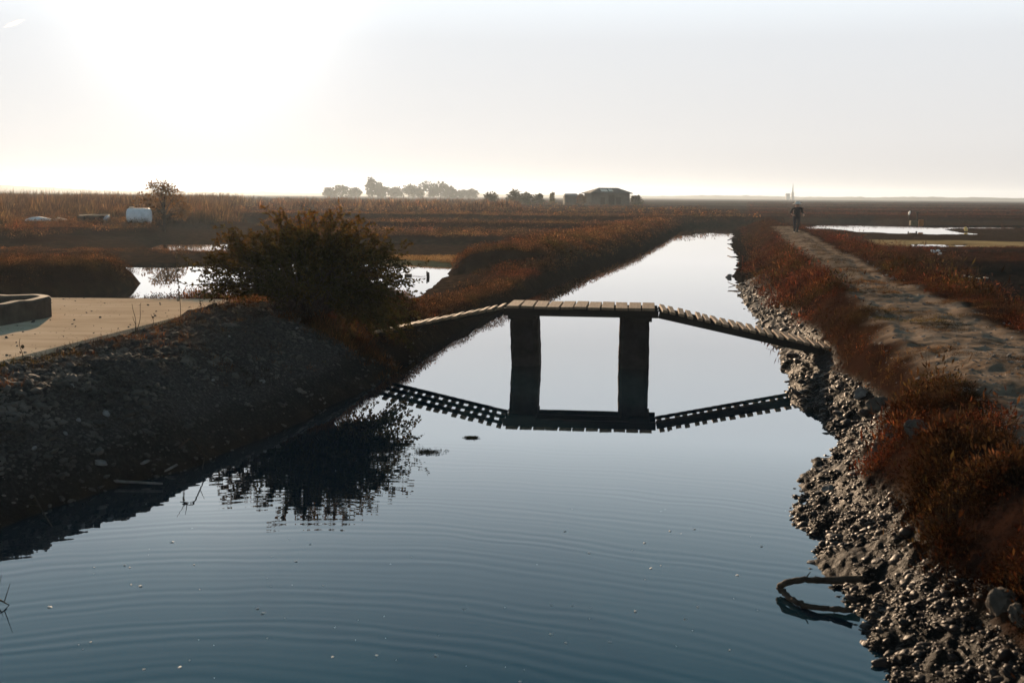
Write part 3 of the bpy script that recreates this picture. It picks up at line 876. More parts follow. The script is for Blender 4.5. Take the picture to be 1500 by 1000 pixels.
# ------------------------------------------------------------------ the big bush
def leaf_quads(pos, dirs, size, tint):
    N = len(pos)
    d = dirs + RNG.normal(0, .55, (N, 3)); d /= np.linalg.norm(d, axis=1)[:, None]
    a = np.cross(d, RNG.normal(0, 1, (N, 3))); a /= np.linalg.norm(a, axis=1)[:, None] + 1e-9
    L = size[:, None]
    V = np.stack([pos, pos + d * L * .5 + a * L * .3, pos + d * L, pos + d * L * .5 - a * L * .3], 1).reshape(-1, 3)
    F = np.arange(N * 4).reshape(-1, 4)
    C = np.concatenate([np.repeat(tint * RNG.uniform(.6, 1.4, (N, 1)), 4, 0), np.ones((N * 4, 1))], 1)
    return V, F, C

def bush():
    zb = hgt(*BUSH)
    root = empty('bush', (BUSH[0], BUSH[1], zb - .03))
    tag(root, 'big dense dark green bush with rusty tips on the canal bank', 'bush')
    br = MB()
    segs = []
    def shell(a, e):          # crown surface in bush space: wide dome
        x, y, z = math.cos(a) * math.cos(e), math.sin(a) * math.cos(e), math.sin(e)
        rx = 2.05 if x < 0 else 1.86
        return np.array([rx * x, 1.5 * y, .37 + 1.36 * z])
    nl = 205
    for i in range(nl):
        a = RNG.uniform(0, 2 * math.pi)
        e = math.asin(RNG.uniform(-.08, 1.0))
        tip = shell(a, e) * RNG.uniform(.78, 1.03)
        st = np.array([RNG.normal(0, .22), RNG.normal(0, .2), 0])
        bend = st + (tip - st) * .5 + np.array([0, 0, .28 + .12 * RNG.random()]) * (1 - .6 * math.sin(max(e, 0)))
        ts = np.linspace(0, 1, 9)
        c = np.array([(1 - t) ** 2 * st + 2 * t * (1 - t) * bend + t * t * tip for t in ts])
        c[1:-1] += RNG.normal(0, .025, (7, 3))
        br.tube(c, np.linspace(.022, .004, 9), 5, False)
        segs.append((c, 1.0))
        for k in range(RNG.integers(8, 12)):
            t = RNG.uniform(.35, 1.0)
            j = min(int(t * 8), 7)
            p0 = c[j] + (c[j + 1] - c[j]) * (t * 8 - j)
            dr = (c[j + 1] - c[j]); dr /= np.linalg.norm(dr)
            dv = dr + RNG.normal(0, .75, 3); dv /= np.linalg.norm(dv)
            L = RNG.uniform(.14, .34)
            q = np.array([p0 + dv * L * u + np.array([0, 0, -.05 * u * u]) + RNG.normal(0, .008, 3) * (u > 0) for u in np.linspace(0, 1, 5)])
            if q[-1, 2] < .1: continue
            br.tube(q, np.linspace(.005, .002, 5), 3, False)
            segs.append((q, .55))
    for i in range(60):
        st = np.array([RNG.uniform(.2, .9), RNG.uniform(-.4, .1), -.05])
        tip = np.array([RNG.uniform(.6, 1.95), RNG.uniform(-.9, .45), RNG.uniform(-.6, .5)])
        c = np.array([st + (tip - st) * u + np.array([0, 0, .25 * math.sin(math.pi * u)]) for u in np.linspace(0, 1, 9)]) + RNG.normal(0, .02, (9, 3))
        br.tube(c, np.linspace(.010, .003, 9), 4, False)
        segs.append((c, .9)); segs.append((c + RNG.normal(0, .07, 3), .9))
    # long whips at the top and sides
    for (a, e, f) in ((2.2, 1.15, 1.06), (1.2, 1.1, 1.05), (.7, .95, 1.08), (3.1, .3, 1.12), (.05, .25, 1.16), (-.2, .1, 1.12), (2.7, .8, 1.1), (0.2, .5, 1.12), (3.3, .05, 1.1)):
        tip = shell(a, e) * f
        st = tip * .6
        q = np.array([st + (tip - st) * u + RNG.normal(0, .015, 3) for u in np.linspace(0, 1, 6)])
        br.tube(q, np.linspace(.005, .002, 6), 3, False)
        segs.append((q, .35))
    br.build('branch', MBARK, root)
    pos, dirs = [], []
    for c, dens in segs:
        ln = np.linalg.norm(np.diff(c, axis=0), axis=1).sum()
        n = int(ln * (85 if dens < 1 else 50))
        t = RNG.uniform(.25 if dens == 1.0 else .05, 1, n) * (len(c) - 1)
        j = np.minimum(t.astype(int), len(c) - 2)
        p = c[j] + (c[j + 1] - c[j]) * (t - j)[:, None]
        d = c[j + 1] - c[j]; d = d / np.linalg.norm(d, axis=1)[:, None]
        pos.append(p + RNG.normal(0, .012, p.shape)); dirs.append(d)
    pos, dirs = np.concatenate(pos), np.concatenate(dirs)
    k = pos[:, 2] > np.where(pos[:, 0] > .5, -.75, .12)
    k &= ~((pos[:, 2] < .8) & (pos[:, 2] > .0) & (RNG.random(len(pos)) < .45))
    pos, dirs = pos[k], dirs[k]
    # open a band low in the crown so that the pond glints through
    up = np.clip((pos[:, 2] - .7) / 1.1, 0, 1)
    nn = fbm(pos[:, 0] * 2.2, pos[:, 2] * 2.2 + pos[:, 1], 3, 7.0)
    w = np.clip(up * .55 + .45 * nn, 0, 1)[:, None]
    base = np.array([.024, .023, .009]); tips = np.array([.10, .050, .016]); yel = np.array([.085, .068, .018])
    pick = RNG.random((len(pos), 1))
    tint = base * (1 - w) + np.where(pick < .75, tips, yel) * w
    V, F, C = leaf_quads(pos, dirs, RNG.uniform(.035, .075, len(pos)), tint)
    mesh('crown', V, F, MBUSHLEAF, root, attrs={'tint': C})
bush()

# dry stalks on the bank
def stalk(px, py_top, py_base, z, label, lean=0.0, pods=0, twin=False, rad=.006):
    b0 = P(px, py_base, z)
    for _ in range(6):
        h = hgt(b0[0], b0[1]); h = max(h, .95) if sdf(SLAB, np.array([b0[0]]), np.array([b0[1]]))[0] < 0 else h
        b0 = P(px, py_base, h)
    top = PD(px + lean, py_top, b0[1])
    H = top[2] - b0[2]
    b = MB()
    def one(dx, hh):
        pts = [np.array([dx * u + .012 * math.sin(7 * u + px), .02 * math.sin(5 * u), hh * u]) for u in np.linspace(0, 1, 9)]
        b.tube(pts, np.linspace(rad, rad * .45, 9), 5)
        for i in range(pods):
            u = .30 + .68 * (i + RNG.uniform(0, .7)) / pods
            s = RNG.uniform(.010, .022)
            V, F = blobs(np.array([[dx * u + RNG.uniform(-.02, .02), RNG.uniform(-.02, .02), hh * u]]), np.array([s]), 1.0, .2)
            b.add(V, F)
    one(top[0] - b0[0], H)
    if twin:
        one(top[0] - b0[0] - .13, H * .96)
        one((top[0] - b0[0]) * .3 - .05, H * .6)
    o = b.build('dry_stalk', MDRY, loc=(b0[0], b0[1], b0[2] - .01))
    tag(o, label, 'dry stalk', 'dry stalks along the pavement edge')
stalk(264, 360, 474, .95, 'tallest dry stalk with seed pods standing against the pond', -6, 26)
stalk(199, 442, 492, .95, 'forked dry stalk rising from weeds at the pavement edge', 9, 0, True, .007)
stalk(224, 459, 480, .95, 'short thin dry stalk right of the forked stalk', -1, 2)
stalk(294, 432, 462, .95, 'short dry stalk right of the tallest stalk', -1, 5)
stalk(313, 424, 458, 1.0, 'short dry stalk at the left end of the bush', 0, 6)
stalk(31, 494, 530, .95, 'lone dry stalk near the left edge of the pavement', -1, 2)

# ------------------------------------------------------------------ things in and beside the water
def branch_loop():
    zt = 0.0
    pts_px = [((1262, 846), .16), ((1215, 850), .14), ((1190, 849), .15), ((1165, 850), .13), ((1149, 854), .10), ((1140, 859), .05), ((1148, 867), .03), ((1160, 878), .025), ((1176, 886), .025), ((1200, 890), .03), ((1222, 892), .035), ((1250, 893), .06)]
    pts = np.array([P(p[0], p[1], z) for p, z in pts_px])
    o0 = pts.mean(0)
    u = np.linspace(0, len(pts) - 1, 46)
    c = np.stack([np.interp(u, np.arange(len(pts)), pts[:, k]) for k in range(3)], -1)
    for _ in range(2): c[1:-1] = (c[:-2] + 2 * c[1:-1] + c[2:]) / 4
    c += RNG.normal(0, .0035, c.shape)
    b = MB(); b.tube(c - o0, .017 + .006 * RNG.random(len(c)) + np.linspace(.008, 0, len(c)), 8)
    for i in RNG.integers(3, 44, 14):
        q = c[i] - o0
        b.tube([q, q + RNG.normal(0, .022, 3) - np.array([0, 0, .008])], [.007, .003], 4)
    tag(b.build('driftwood_branch', MBARK, loc=o0, smooth=True), 'bent dark driftwood branch looping out over the water from the mud bank', 'branch')
branch_loop()

def twig(name, pts, rad, label, cat='twig', group=None, mat=MBARK, side=0):
    pts = np.array(pts, float); o0 = pts[0].copy()
    u = np.linspace(0, len(pts) - 1, 8 * (len(pts) - 1))
    c = np.stack([np.interp(u, np.arange(len(pts)), pts[:, k]) for k in range(3)], -1) - o0
    for _ in range(2): c[1:-1] = (c[:-2] + 2 * c[1:-1] + c[2:]) / 4
    b = MB(); b.tube(c, np.linspace(rad, rad * .5, len(c)), 6)
    for i in range(side):
        q = c[RNG.integers(2, len(c) - 1)]
        b.tube([q, q + RNG.normal(0, .12, 3) + np.array([0, 0, .05])], [rad * .5, rad * .2], 4)
    tag(b.build(name, mat, loc=o0), label, cat, group)
G = 'sticks poking into the canal'
twig('stick', [P(1081, 419, .1), P(1072, 416, .12), P(1066, 413, .16)], .02, 'upper thin stick poking into the canal below the lone rock', 'stick', G)
twig('stick', [P(1081, 417, .1), P(1074, 419, .08), P(1067, 421, .05)], .02, 'lower thin stick poking into the canal below the lone rock', 'stick', G)
twig('stick', [P(1078, 349, .2), P(1071, 350, .2), P(1066, 352, .12)], .06, 'farthest dark stick poking into the canal', 'stick', G)
twig('stick', [P(1080, 368, .15), P(1072, 366, .2), P(1066, 363, .22)], .05, 'dark stick poking into the canal above the lone rock', 'stick', G)
twig('log', [P(92, 706, .06), P(160, 704, .05), P(238, 708, .04)], .022, 'long thin grey log lying at the dark left waterline', 'log', None, MROCK)
twig('dead_branch', [P(45, 716, .15), P(58, 742, .06), P(82, 780, -.02)], .012, 'thin dead branch curving down the shaded left bank into the water', 'dead branch', None, MBARK, 4)
twig('twig', [P(-14, 868, -.02), P(0, 878, .05), P(10, 884, .02)], .008, 'small twig breaking the water at the left edge', 'twig', None, MBARK, 4)
twig('dead_branch', [P(262, 655, .3), P(280, 640, .38), P(300, 668, .12), P(296, 690, -.02)], .01, 'tangled dead branch at the waterline below the rubble slope', 'dead branch', None, MBARK, 6)
for px, py, w, lb in ((147, 675, .08, 'left pale wet slab stone low on the dark bank'), (212, 675, .075, 'middle pale wet slab stone low on the dark bank'), (250, 683, .10, 'right pale wet slab stone low on the dark bank')):
    rock('slab_stone', px, py, .1, w, lb, 'slab stone', MROCK, 'wet slab stones at the left waterline', .25)

def weed(px, py, w, label):
    p = P(px, py, 0)
    n = 240
    pos = np.stack([RNG.normal(0, w * .42, n), RNG.normal(0, w * .34, n), np.full(n, .002)], -1)
    V, F, C = tufts(pos, np.full(n, .03), np.full(n, .02), np.tile(np.array([.02, .022, .012]), (n, 1)), 6, .03, True, (1.1, 1.55), .1)
    tag(mesh('floating_weed', V, F, MLEAF, attrs={'tint': C}, loc=(p[0], p[1], .003)), label, 'water weed', 'floating weed clumps')
weed(625, 662, .20, 'larger dark clump of floating weed on the open water')
weed(690, 641, .09, 'smaller dark scrap of floating weed near the bridge reflection')

def flecks():
    pts = [(487, 962), (640, 960), (552, 960), (192, 856), (138, 831), (183, 828), (252, 794), (73, 889), (133, 940), (386, 898), (377, 891), (828, 778), (863, 810), (944, 795), (982, 778), (953, 832), (838, 887), (893, 940), (829, 941), (807, 929), (1004, 906), (1022, 889), (931, 895), (1080, 842), (1116, 800), (762, 998), (680, 891), (190, 831), (284, 827), (205, 858), (263, 977), (211, 980), (968, 828), (1018, 775), (808, 886), (433, 822), (455, 797), (1069, 952)]
    X = np.array([P(x, y)[:2] for x, y in pts])
    ex = RNG.uniform(0, 1, (50, 2)) * np.array([1100, 260]) + np.array([60, 735])
    X = np.concatenate([X, [P(x, y)[:2] for x, y in ex]])
    s = np.concatenate([RNG.uniform(.007, .016, len(pts)), RNG.uniform(.002, .005, 50)])
    V, F = blobs(np.concatenate([X, np.full((len(X), 1), .002)], 1), s, .35, .3)
    t = NT('foam'); mat = t.surf((.5, .49, .47), .6, None, .1)
    tag(mesh('foam', V, F, mat), 'white foam flecks drifting on the dark foreground water', 'foam', kind='stuff')
flecks()

# pond by the bush: plank, stake and rope
def pond_things():
    a, c = P(598, 404, 0), P(627, 406, 0)
    b = MB(); b.box((0, 0, .03), (.27, .12, .08)); b.build('floating_plank', MBEAM, loc=a)
    o = bpy.data.objects['floating_plank']; tag(o, 'short dark plank floating in the pond right of the bush', 'plank')
    b = MB(); b.box((0, 0, .05), (.11, .11, .26), Matrix.Rotation(-.08, 3, 'Y')); b.box((-.04, 0, .2), (.04, .06, .06))
    tag(b.build('stake', MBEAM, loc=c), 'stubby dark stake standing in the pond right of the bush', 'stake')
    b = MB(); pts = [a + (c - a) * u + np.array([0, 0, .04 - .03 * math.sin(math.pi * u)]) for u in np.linspace(.18, .95, 9)]
    b.tube(np.array(pts) - a, .006, 4)
    tag(b.build('rope', MDRY, loc=a), 'thin rope between the plank and the stake in the pond', 'rope')
pond_things()

# right marsh: pale-topped stakes and oddments
def marsh_things():
    MW = simple('bleached_wood', (.42, .36, .29), (.62, .55, .46), 12, .8, .3, .005)
    MPL = simple('white_plastic', (.62, .6, .57), (.75, .73, .7), 12, .5, .3, .01)
    ords = ['leftmost', 'second', 'third', 'fourth', 'fifth', 'sixth', 'seventh', 'rightmost']
    src = None
    for i, (px, py) in enumerate(((1365, 404), (1375, 406), (1387, 407.5), (1399, 408.4), (1411, 408.8), (1421, 409.2), (1433, 409.6), (1444, 410))):
        p = PD(px, py, 41.0 - .1 * i)
        z = hgt(p[0], p[1]) - .02
        k = max((p[2] - z) / .38, .5)
        lb = ords[i] + ' pale topped stake in the row before the black ditch' if i in (0, 7) else ords[i] + ' pale topped stake from the left in the row before the black ditch'
        if src is None:
            root = empty('marsh_stake', (p[0], p[1], z)); root.scale = (1.1, 1.1, k)
            b = MB(); b.box((0, 0, .12), (.06, .06, .48), None, .004); b.build('shaft', MBEAM, root)
            b = MB(); b.box((0, 0, .385), (.11, .14, .06), Matrix.Rotation(.25, 3, 'Y'), .008); b.build('cap', MW, root)
            src = root
        else:
            root = link(src.copy()); root.location = (p[0], p[1], z); root.scale = (1.1, 1.1, k); root.rotation_euler = (0, 0, RNG.uniform(-.5, .5))
            for ch in list(src.children):
                cc = link(ch.copy()); cc.parent = root
        tag(root, lb, 'stake', 'row of pale topped marsh stakes')
    # crumpled sack
    p = hit(1370, 374); V, F = blobs(np.array([[-.1, 0, .12], [.1, 0, .14], [.19, 0, .02]]), np.array([.12, .11, .09]), .7, .15, ICO2)
    tag(mesh('sack', V, F, MPL, loc=(p[0], p[1], hgt(p[0], p[1]) + .05)), 'small crumpled pale sack lying on the marsh right of the track', 'sack')
    # far pond edge: two posts, drum, crate, float
    p = P(1331, 328, .5); g = .45
    b = MB(); b.tube([(0, 0, -.2), (.02, 0, 1.05)], [.06, .05], 6); o = b.build('post', MBEAM, loc=(p[0], p[1], g))
    b = MB(); V, F = blobs(np.array([[0.02, 0, 1.15]]), np.array([.17]), 1.2, .08, ICO2); b.add(V, F); b.build('cap', MPL, o)
    tag(o, 'white capped post standing at the far edge of the right pond', 'post')
    p2 = P(1343, 328, .5)
    b = MB(); b.tube([(0, 0, -.2), (0, 0, 1.3)], [.09, .07], 7); b.box((0, 0, 1.2), (.3, .12, .14))
    tag(b.build('mooring_post', MBEAM, loc=(p2[0], p2[1], g)), 'dark post with a crosspiece beside the white capped post', 'post')
    p3 = P(1338, 330, .4); b = MB(); b.box((0, 0, .2), (.7, .5, .5), None, .02)
    tag(b.build('crate', simple('drab_crate', (.07, .055, .03), (.13, .1, .055), 6), loc=(p3[0], p3[1], .42)), 'drab crate at the far edge of the right pond', 'crate')
    p4 = P(1349, 330, .4); b = MB(); b.tube([(0, 0, -.1), (0, 0, .08), (0, 0, .1), (0, 0, .42), (0, 0, .44), (0, 0, .55)], [.24, .24, .26, .26, .24, .24], 12)
    tag(b.build('drum', simple('rusty_steel', (.16, .06, .02), (.3, .12, .03), 6), loc=(p4[0], p4[1], .42)), 'rusty orange drum right of the drab crate by the pond', 'drum')
    p5 = P(1415, 335, .3); b = MB(); V, F = blobs(np.array([[0, 0, .1]]), np.array([.2]), .9, .05, ICO2); b.add(V, F); b.tube([(0, 0, .2), (0, 0, .34)], .03, 5)
    tag(b.build('buoy', simple('faded_yellow', (.5, .34, .1), (.65, .46, .18), 5), loc=(p5[0], p5[1], hgt(p5[0], p5[1]))), 'faded yellow buoy stranded on the bank beyond the right pond', 'buoy')
    p6 = hit(1340, 395); V, F = blobs(np.zeros((1, 3)), np.array([.06]), .9, .2, ICO2)
    tag(mesh('stone', V, F, MPL, loc=(p6[0], p6[1], hgt(p6[0], p6[1]) + .05)), 'tiny white stone on the slope right of the track', 'stone')
    # leaning panel at the right edge
    p7 = P(1501, 440, .75); h = hgt(p7[0], p7[1])
    root = empty('panel', (p7[0] + .22, p7[1], h))
    tag(root, 'dark leaning panel with a pale edge cut off by the right frame', 'panel')
    rot = Matrix.Rotation(-.38, 3, 'Y')
    b = MB(); b.box((.0, 0, .18), (.5, .04, .42), rot); b.build('board', MBEAM, root)
    b = MB(); b.box(np.array(rot @ Vector((-.265, 0, 0))) + np.array([0, 0, .18]), (.028, .05, .44), rot); b.build('edge_strip', MW, root)
marsh_things()

# ------------------------------------------------------------------ person on the track
def person():
    p = P(1166, 341, 1.0); zg = hgt(p[0], p[1])
    root = empty('person', (p[0], p[1], zg), R(8))
    tag(root, 'person in dark clothes and a pale brimmed hat standing on the dirt track', 'person')
    J, E, Rd = [], [], []
    def v(x, y, z, r, par=None, ry=None):
        J.append((x, y, z)); Rd.append((r, ry or r)); i = len(J) - 1
        if par is not None: E.append((par, i))
        return i
    pel = v(0, 0, .95, .155, None, .12)
    wst = v(0, -.01, 1.10, .145, pel, .105); ch = v(0, -.02, 1.30, .175, wst, .12); nk0 = v(0, -.02, 1.45, .10, ch, .08)
    nk = v(0, -.035, 1.53, .052, nk0); hd = v(0, -.05, 1.62, .088, nk, .10); v(0, -.045, 1.71, .08, hd, .09)
    for s in (-1, 1):
        hp = v(s * .10, 0, .88, .095, pel); kn = v(s * .11, -.03 + .07 * s, .49, .07, hp); an = v(s * .11, .04 + .13 * s, .09, .046, kn)
        he = v(s * .11, .05 + .13 * s, .045, .042, an); v(s * .13, -.13 + .13 * s, .035, .038, he)
        sh = v(s * .20, -.02, 1.41, .065, nk0); el = v(s * .29, .04 + .03 * s, 1.15, .05, sh)
        wr = v(s * .27, -.17, 1.04, .03, el); pm = v(s * .235, -.24, 1.01, .036, wr, .02)
        for k in range(4):
            f0 = v(s * (.24 - .018 * k + .02), -.29, 1.02 - .012 * k, .011, pm); v(s * (.205 - .012 * k), -.31 + .006 * k, .99 - .012 * k, .009, f0)
        t0 = v(s * .205, -.25, 1.045, .011, pm); v(s * .18, -.285, 1.05, .009, t0)
    me = bpy.data.meshes.new('body'); me.from_pydata(J, E, [])
    o = link(bpy.data.objects.new('body', me)); o.parent = root; root.scale = (1.32, 1.3, 1.0)
    sk = o.modifiers.new('skin', 'SKIN'); o.modifiers.new('sub', 'SUBSURF').render_levels = 2
    o.modifiers['sub'].levels = 2
    for i, r in enumerate(Rd):
        sv = me.skin_vertices[0].data[i]; sv.radius = r; sv.use_root = (i == 0)
    bpy.context.view_layer.update()
    dg = bpy.context.evaluated_depsgraph_get()
    me2 = bpy.data.meshes.new_from_object(o.evaluated_get(dg)); o.modifiers.clear(); o.data = me2
    mats = [simple('skin', (.36, .21, .15), (.46, .28, .2), 12, .55, .1), simple('dark_jacket', (.012, .012, .016), (.03, .03, .036), 20, .85, .3), simple('dark_trousers', (.014, .014, .02), (.026, .026, .034), 20, .9, .3), simple('shoe', (.02, .017, .015), (.035, .03, .028), 20, .6)]
    me2.materials.clear()
    for m in mats: me2.materials.append(m)
    for f in me2.polygons:
        f.use_smooth = True
        c = f.center
        if c.z > 1.49: k = 0
        elif c.y < -.10 and 0.9 < c.z < 1.12 and abs(c.x) > .12: k = 0
        elif c.z < .075: k = 3
        elif c.z < .93 : k = 2
        else: k = 1
        f.material_index = k
    # face: nose, eyes, ears
    mw = simple('eye', (.7, .7, .7), (.8, .8, .8), 3)
    for nm, c, q in (('nose', (0, -.155, 1.615), .014), ('ear', (-.088, -.04, 1.625), .022), ('ear', (.088, -.04, 1.625), .022)):
        V, F = blobs(np.array([c]), np.array([q]), 1.5, .05, ICO2); mesh(nm, V, F, mats[0], root)
    # hat
    MH = simple('straw_hat', (.52, .46, .40), (.66, .60, .53), 20, .85, .3)
    prof = [(.205, 1.665), (.21, 1.672), (.13, 1.70), (.118, 1.72), (.108, 1.80), (.07, 1.828), (.001, 1.832)]
    k = 24; V = [(r * math.cos(a), -.045 + r * 1.06 * math.sin(a), z) for r, z in prof for a in np.arange(k) * 2 * math.pi / k]
    F = [[i * k + j, i * k + (j + 1) % k, (i + 1) * k + (j + 1) % k, (i + 1) * k + j] for i in range(len(prof) - 1) for j in range(k)]
    b = MB(); b.add(V, F); b.build('hat', MH, root, True)
person()

# ------------------------------------------------------------------ far left oddments
def left_things():
    MT = simple('tank_white', (.45, .46, .48), (.62, .63, .65), 3, .5, .15)
    Y = 82
    c = PD(204, 321, Y); g = hgt(c[0], c[1]); wid = 34 * Y / FPX
    root = empty('tank', (c[0], Y, g), R(8)); tag(root, 'pale rounded storage tank standing beside the small tree', 'tank')
    topz = PD(204, 305, Y)[2] - g; r = topz / 2 + .05
    b = MB(); xs = [-wid / 2, -wid / 2 + .04, -wid / 2 + .12, wid / 2 - .12, wid / 2 - .04, wid / 2]; rr = [r * .7, r * .9, r, r, r * .9, r * .7]
    b.tube([(x, 0, topz - r) for x in xs], rr, 24); b.build('shell', MT, root, True)
    b = MB(); b.tube([(-wid * .3, 0, topz - .02), (-wid * .3, 0, topz + .10)], .18, 12); b.build('hatch', simple('hatch_tan', (.5, .38, .28), (.6, .47, .36), 4), root)
    for x in (-wid * .3, wid * .3):
        b = MB(); b.box((x, 0, .1), (.15, r * 1.6, .25)); b.build('cradle', MBEAM, root)
    # plank stack
    c = PD(138, 324, Y); g = hgt(c[0], c[1])
    root = empty('plank_stack', (c[0], Y, g), R(-5)); tag(root, 'stack of tan planks on dark trestles in the scrub', 'plank stack')
    top = PD(138, 314.5, Y)[2] - g
    b = MB()
    for i in range(5): b.box((RNG.uniform(-.15, .15), -.4 + i * .2, top - .04 + RNG.uniform(-.02, .03)), (1.9 + RNG.uniform(-.3, .3), .17, .06), Matrix.Rotation(RNG.uniform(-.04, .04), 3, 'Y'))
    b.build('plank', simple('tan_board', (.36, .25, .16), (.5, .36, .25), 4), root)  # plain tan colour of the boards themselves
    b = MB()
    for x in (-.8, 0, .8): b.box((x, 0, (top - .08) / 2), (.5, .9, top - .1))
    b.build('trestle', MBEAM, root)
    # tarpaulin hump
    c = PD(57, 324, Y); g = hgt(c[0], c[1]); top = PD(57, 317.5, Y)[2] - g
    V, F = ICO3; V = V * np.array([1.0, .5, top]); V[:, 2] = np.maximum(V[:, 2], -.05) + .05 * fbm(V[:, 0] * 4, V[:, 1] * 4, 3)
    tag(mesh('tarpaulin', V, F, MT, smooth=True, loc=(c[0], Y, g)), 'pale blue grey tarpaulin hump left of the tan planks', 'tarpaulin')
    c = PD(160, 319, Y); V, F = blobs(np.array([[0, 0, .0]]), np.array([.16]), .9, .1, ICO2)
    tag(mesh('bucket', V, F, MT, loc=(c[0], Y - .5, c[2])), 'small white bundle lying right of the tan planks', 'bundle')
    b = MB(); c = PD(92, 326, Y); g = hgt(c[0], c[1])
    for i in range(3): b.box((i * .35 - .3, -.3 * i, .12 + .05 * i), (.7, .15, .12), Matrix.Rotation(.1 * i, 3, 'Y'))
    tag(b.build('timber', simple('tan_offcut', (.36, .24, .17), (.46, .33, .24), 4), loc=(c[0], Y - .5, g)), 'tan timber offcuts between the tarpaulin and the plank stack', 'timber')
left_things()

# ------------------------------------------------------------------ trees
def tree(px, py_top, wpx, Y, label, name='tree', tint=(.045, .043, .022), group=None, n=900, shape='round', leaf=.28, zb=None):
    g = hgt((px - 750) / FPX * Y, Y) if zb is None else zb
    c = PD(px, py_top, Y)
    H, Wd = c[2] - g, wpx * Y / FPX * (1.22 if Y > 600 else 1)
    root = empty(name, (c[0], Y, g)); tag(root, label, 'tree' if name != 'shrub' else 'shrub', group)
    br = MB()
    br.tube([(0, 0, -.1), (.02 * H, 0, H * .3), (.0, .03 * H, H * .62)], [H * .035, H * .026, H * .012], 7)
    clumps = []
    nc = 17 if shape == 'round' else 14
    for i in range(nc):
        if shape == 'round':
            a, e = RNG.uniform(0, 6.28), RNG.uniform(-.5, 1.3)
            q = np.array([math.cos(a) * math.cos(e) * Wd * .42, math.sin(a) * math.cos(e) * Wd * .36, H * .46 + math.sin(e) * H * .40])
            r = RNG.uniform(.15, .27) * Wd
        else:
            t = i / nc
            q = np.array([RNG.uniform(-.4, .4) * Wd * (1.05 - .75 * t), RNG.uniform(-.3, .3) * Wd, H * (.18 + .74 * t)])
            r = RNG.uniform(.12, .22) * Wd
        clumps.append((q, r))
        s = np.array([0, 0, H * RNG.uniform(.2, .5)])
        br.tube([s, (s + q) / 2 + np.array([0, 0, .03 * H]), q], [H * .016, H * .01, H * .004], 5)
    br.build('trunk', MBARK, root)
    pos, dr = [], []
    for q, r in clumps:
        m = n // nc
        d = RNG.normal(0, 1, (m, 3)); d /= np.linalg.norm(d, axis=1)[:, None]
        pos.append(q + d * (r * RNG.uniform(.3, 1.1, (m, 1))) * np.array([1, 1, .72])); dr.append(d)
    pos, dr = np.concatenate(pos), np.concatenate(dr)
    t = np.tile(np.array(tint), (len(pos), 1))
    V, F, C = leaf_quads(pos, dr, RNG.uniform(.6, 1.3, len(pos)) * leaf, t)
    mesh('crown', V, F, MFARLEAF, root, attrs={'tint': C})
    return root

# the small tree by the tank
tree(238, 263, 66, 85, 'small brown tree with a loose crown beside the pale tank', 'tree', (.10, .06, .028), None, 2600, 'round', .19)
GT = 'hazy trees on the far skyline'
for px, py, w, Y, lb, sh in ((481, 275.5, 11, 760, 'small round tree at the left end of the hazy skyline trees', 'round'),
                             (499, 273, 20, 760, 'broad flat topped tree left of the tallest skyline tree', 'round'),
                             (521, 275.5, 12, 770, 'small pointed tree just left of the tallest skyline tree', 'round'),
                             (545, 259, 17, 740, 'tallest skyline tree with an uneven narrow crown', 'tall'),
                             (553, 267, 12, 748, 'side crown leaning right from the tallest skyline tree', 'round'),
                             (565, 275, 16, 760, 'low round tree at the right foot of the tallest skyline tree', 'round'),
                             (579, 275, 13, 768, 'small dome tree midway between the tallest tree and the broad pair', 'round'),
                             (598, 272, 22, 756, 'spreading tree left of the broad pair of skyline trees', 'round'),
                             (612, 277, 12, 776, 'lowest tree touching the left side of the broad pair', 'round'),
                             (629, 266.5, 24, 744, 'left tree of the broad pair on the skyline', 'round'),
                             (645, 267.5, 20, 752, 'right tree of the broad pair on the skyline', 'round'),
                             (658, 273.5, 14, 760, 'round tree at the right side of the broad pair', 'round'),
                             (692, 278, 12, 780, 'lone low tree right of the broad pair of skyline trees', 'round'),
                             (676, 279.5, 14, 784, 'lowest hazy tree right after the broad pair', 'round')):
    tree(px, py, w, Y, lb, 'tree', (.03, .032, .022), GT, 900, sh, 1.4)
GH = 'dark shrubs left of the far house'
for px, py, w, lb, tn in ((756, 279.5, 24, 'tallest dark shrub at the left of the shed', (.03, .036, .024)),
                          (772, 282, 20, 'dark shrub in the middle left of the shed', (.03, .036, .024)),
                          (787, 284, 16, 'low dark shrub nearest the yellowish poplar', (.035, .036, .022)),
                          (720, 281.5, 18, 'low wide shrub far left of the shed', (.04, .042, .028)),
                          (932, 287, 16, 'low dark shrub at the right end of the house', (.03, .03, .022)),
                          (852, 285, 9, 'small brown shrub at the left corner of the house', (.09, .055, .03))):
    tree(px, py, w, 262 if px != 852 else 238, lb, 'shrub', tn, GH, 700, 'round', .5)
tree(809, 280.5, 7, 255, 'thin yellowish poplar standing left of the shed', 'tree', (.10, .085, .03), None, 500, 'tall', .4)

